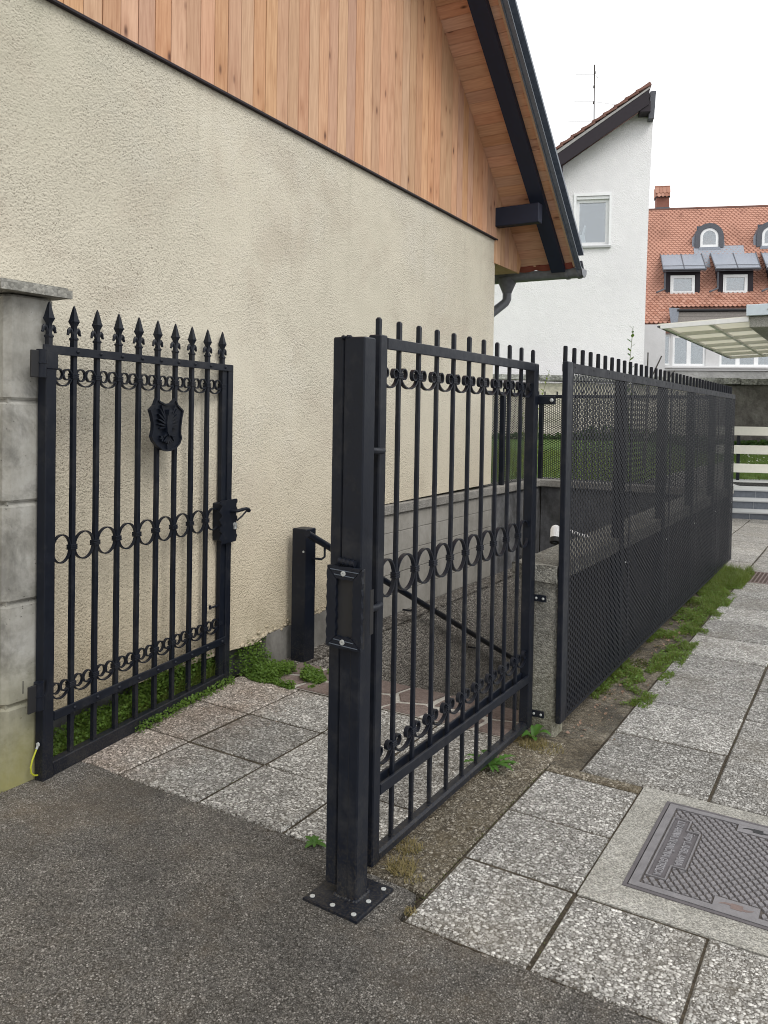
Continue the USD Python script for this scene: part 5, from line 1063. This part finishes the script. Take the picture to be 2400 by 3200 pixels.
# grass strip at the foot of the perforated fence: clumps with bare dirt between
n = 70000; Y = rng.uniform(4.25, 8.6, n); X = rng.uniform(-1.27, -.96, n)
f_ = meshkit.fbm(np.c_[X * 11, Y * 5.0, X * 0], 4, 4) - .60 * np.abs(X + 1.10) + .085 * np.clip((Y - 5.2) / 2, -1, 1.3); m_ = (f_ > .435) & (rng.uniform(0, 1, n) < .40)
X, Y, f_ = X[m_], Y[m_], f_[m_]; hh_ = (.010 + .20 * np.clip(f_ - .435, 0, .2)) * (1 + 1.7 * np.clip((Y - 7.3) / .8, 0, 1)) * rng.uniform(.35, 1.15, len(X)); blades(bl, np.c_[X, Y, np.full(len(X), -.006)], hh_, 1.3, .0034)
k_ = rng.uniform(0, 1, len(X)) < .45; leaves(cv, np.c_[X[k_], Y[k_], rng.uniform(0, .6, k_.sum()) * hh_[k_]], rng.uniform(.007, .018, k_.sum()), .6, .3, .8)
solo('clover_patch', cv, 'clover_leaf', 'bright green clover and small-leaved weeds along the house wall and the fence foot', 'weeds', kind='stuff')
solo('wild_grass', bl, 'grass_blade', 'tufts of wild grass at the foot of the perforated fence and behind the gate', 'grass', kind='stuff')
ms_ = MB(); n = 12000; Y = rng.uniform(4.35, 8.6, n); X = -1.16 + rng.normal(0, .07, n); m_ = (meshkit.fbm(np.c_[X * 9, Y * 4, X * 0 + 3], 3, 8) > .53) & (X < -.99) & (X > -1.26); leaves(ms_, np.c_[X[m_], Y[m_], rng.uniform(-.008, .012, m_.sum())], .012, .7, .2, .9)
for (xa, ya, xb, yb, m) in ((-1.165, 2.1, -1.165, 3.3, 500), (-.764, 2.06, -.764, 3.3, 500), (-1.16, 2.87, -.77, 2.87, 160), (-.76, 2.473, .1, 2.473, 260), (-2.18, 2.3, -2.18, 3.4, 330), (-2.6, 2.66, -1.5, 2.66, 200), (-1.03, 3.87, .3, 3.87, 120), (-.52, 3.4, -.52, 7.5, 500), (-1.03, 5.40, .3, 5.40, 150), (-1.03, 6.43, .3, 6.43, 150)):
    t = rng.uniform(0, 1, m); m = m * 2 // 5; t = t[:m]; leaves(ms_, np.c_[xa + (xb - xa) * t + rng.normal(0, .004, m), ya + (yb - ya) * t + rng.normal(0, .004, m), rng.uniform(-.014, -.004, m)], .007, .8, .2, .9)
solo('moss', ms_, 'moss_tuft', 'dark moss in the slab joints and along the fence foot', 'moss', kind='stuff')
dl = MB(); n = 260; Y = rng.uniform(3.7, 7, n); X = -1.20 + np.abs(rng.normal(0, .07, n)); leaves(dl, np.c_[X, Y, np.full(n, .0)], rng.uniform(.008, .022, n), .8, .3, .9)
n = 150; leaves(dl, np.c_[rng.uniform(-2.95, -2.4, n), rng.uniform(2.9, 3.6, n), np.full(n, .002)], rng.uniform(.006, .014, n), .9, .1, .4)
solo('leaf_litter', dl, 'dead_leaf', 'dry brown leaf litter on the paving edges', 'leaf litter', kind='stuff')
dg = MB()
for cx, cy, rad, m, h in ((-1.30, 2.30, .05, 260, .06), (-1.34, 2.42, .05, 180, .05), (-1.24, 2.27, .04, 80, .035), (-1.30, 3.50, .07, 320, .07), (-1.22, 3.49, .07, 160, .04), (-1.40, 3.50, .03, 90, .06), (-1.16, 2.11, .02, 60, .03)):
    a = rng.uniform(0, 2 * PI, m); r_ = rad * np.sqrt(rng.uniform(0, 1, m)); blades(dg, np.c_[cx + r_ * np.cos(a), cy + r_ * np.sin(a), np.full(m, -.004)], rng.uniform(.2, 1, m) * h * .6, 1.7, .0026)
solo('dry_grass', dg, 'dry_grass', 'straw-coloured dry grass tufts round the railing foot', 'grass', kind='stuff')
def rosette(name, label, x, y, n, L, up, mat='weed_leaf', jag=True, seed=0, w=.28):
    r = random.Random(seed); root = thing(name, label, 'weed', (x, y, 0))
    for k in range(n):
        a = 2 * PI * k / n + r.uniform(-.3, .3); ln = L * r.uniform(.65, 1.1); rise = up * r.uniform(.6, 1.2); v = []; m = 11
        for i in range(m + 1):
            u = i / m; wd_ = ln * w * (math.sin(PI * min(1, u * .92 + .05)) ** .8) * (1 if not jag or i % 2 else .38) * .5 + .0008
            c = np.array([math.cos(a) * ln * u, math.sin(a) * ln * u, ln * (rise * u - rise * .75 * u * u) + .003]); s_v = np.array([-math.sin(a), math.cos(a), 0]) * wd_
            v += [c - s_v + [0, 0, wd_ * .25], c, c + s_v + [0, 0, wd_ * .25]]
        f = []
        for i in range(m):
            for j in (0, 1): o_ = i * 3 + j; f += [(o_, o_ + 1, o_ + 4), (o_, o_ + 4, o_ + 3)]
        part(root, 'leaf', MB().add(np.array(v), np.array(f)), mat)
rosette('dandelion', 'jagged dandelion rosette under the middle of the ringed railing', -1.365, 3.17, 17, .118, .75, seed=3, w=.30)
rosette('broadleaf_weed', 'smooth-leaved green weed at the foot of the stair pillar', -1.315, 3.545, 6, .085, 1.5, jag=False, seed=5, w=.42)
rosette('small_weed', 'tiny green weed on the asphalt edge left of the gate post', -1.625, 2.262, 8, .05, .6, jag=False, seed=8, w=.35)
def stem_plant(name, label, cat, x, y, z0, h, n, leaf, mat, lean=(0, 0), seed=0, lw_=.5):
    r = random.Random(seed); root = thing(name, label, cat, (x, y, z0)); pts = [(lean[0] * u ** 2 + .012 * math.sin(7 * u), lean[1] * u ** 2, h * u) for u in np.linspace(0, 1, 10)]
    part(root, 'stem', MB().tube(pts, np.linspace(.007, .0025, 10), 6), 'plant_stem', smooth=60)
    for k in range(n):
        u = (k + .5) / n; p = np.array([lean[0] * u ** 2 + .012 * math.sin(7 * u), lean[1] * u ** 2, h * u]); a = k * 2.4 + r.uniform(-.4, .4); ln = leaf * r.uniform(.7, 1.15) * (1 - .35 * u); wd_ = ln * lw_ / 2
        d = np.array([math.cos(a) * .8, math.sin(a) * .8, .6]); d /= np.linalg.norm(d); s_v = np.cross(d, [0, 0, 1]); s_v /= np.linalg.norm(s_v); b = p + d * ln * .25
        V_ = [p, b + s_v * wd_ * .7, p + d * ln * .6 + s_v * wd_, p + d * ln, p + d * ln * .6 - s_v * wd_, b - s_v * wd_ * .7]
        part(root, 'leaf', MB().add(np.array(V_), np.array([(0, 1, 5), (1, 2, 4), (1, 4, 5), (2, 3, 4)])), mat)
stem_plant('tall_sapling', 'tall thin green sapling rising behind the perforated fence', 'sapling', -2.36, 9.15, .8, 1.72, 34, .115, 'dark_leaf', (.03, 0), 4)
stem_plant('yellow_shrub', 'young yellow-green shrub shoot before the garden wall coping', 'shrub', -3.76, 10.0, .8, 1.30, 26, .085, 'yellow_leaf', (.16, .02), 6)
stem_plant('leaning_shoot', 'small yellow-green shoot leaning left behind the railing top', 'shrub', -3.92, 10.0, .8, 1.24, 20, .08, 'yellow_leaf', (-.09, .02), 9)
tw_ = thing('pruned_twigs', 'dark bare pruned twigs sticking up behind the fence spikes', 'shrub')
for a, b in (((-2.26, 9.6, .8), (-2.26, 9.6, 2.26)), ((-2.25, 9.6, 1.9), (-2.12, 9.66, 2.22)), ((-2.2, 9.6, 1.7), (-1.98, 9.7, 2.05)), ((-2.3, 9.6, .8), (-2.24, 9.6, 1.9))):
    m_ = tuple((p + q) / 2 + rnd.uniform(-.01, .01) for p, q in zip(a, b)); part(tw_, 'twig', MB().tube([a, m_, b], [.010, .009, .008], 6), 'dark_twig')
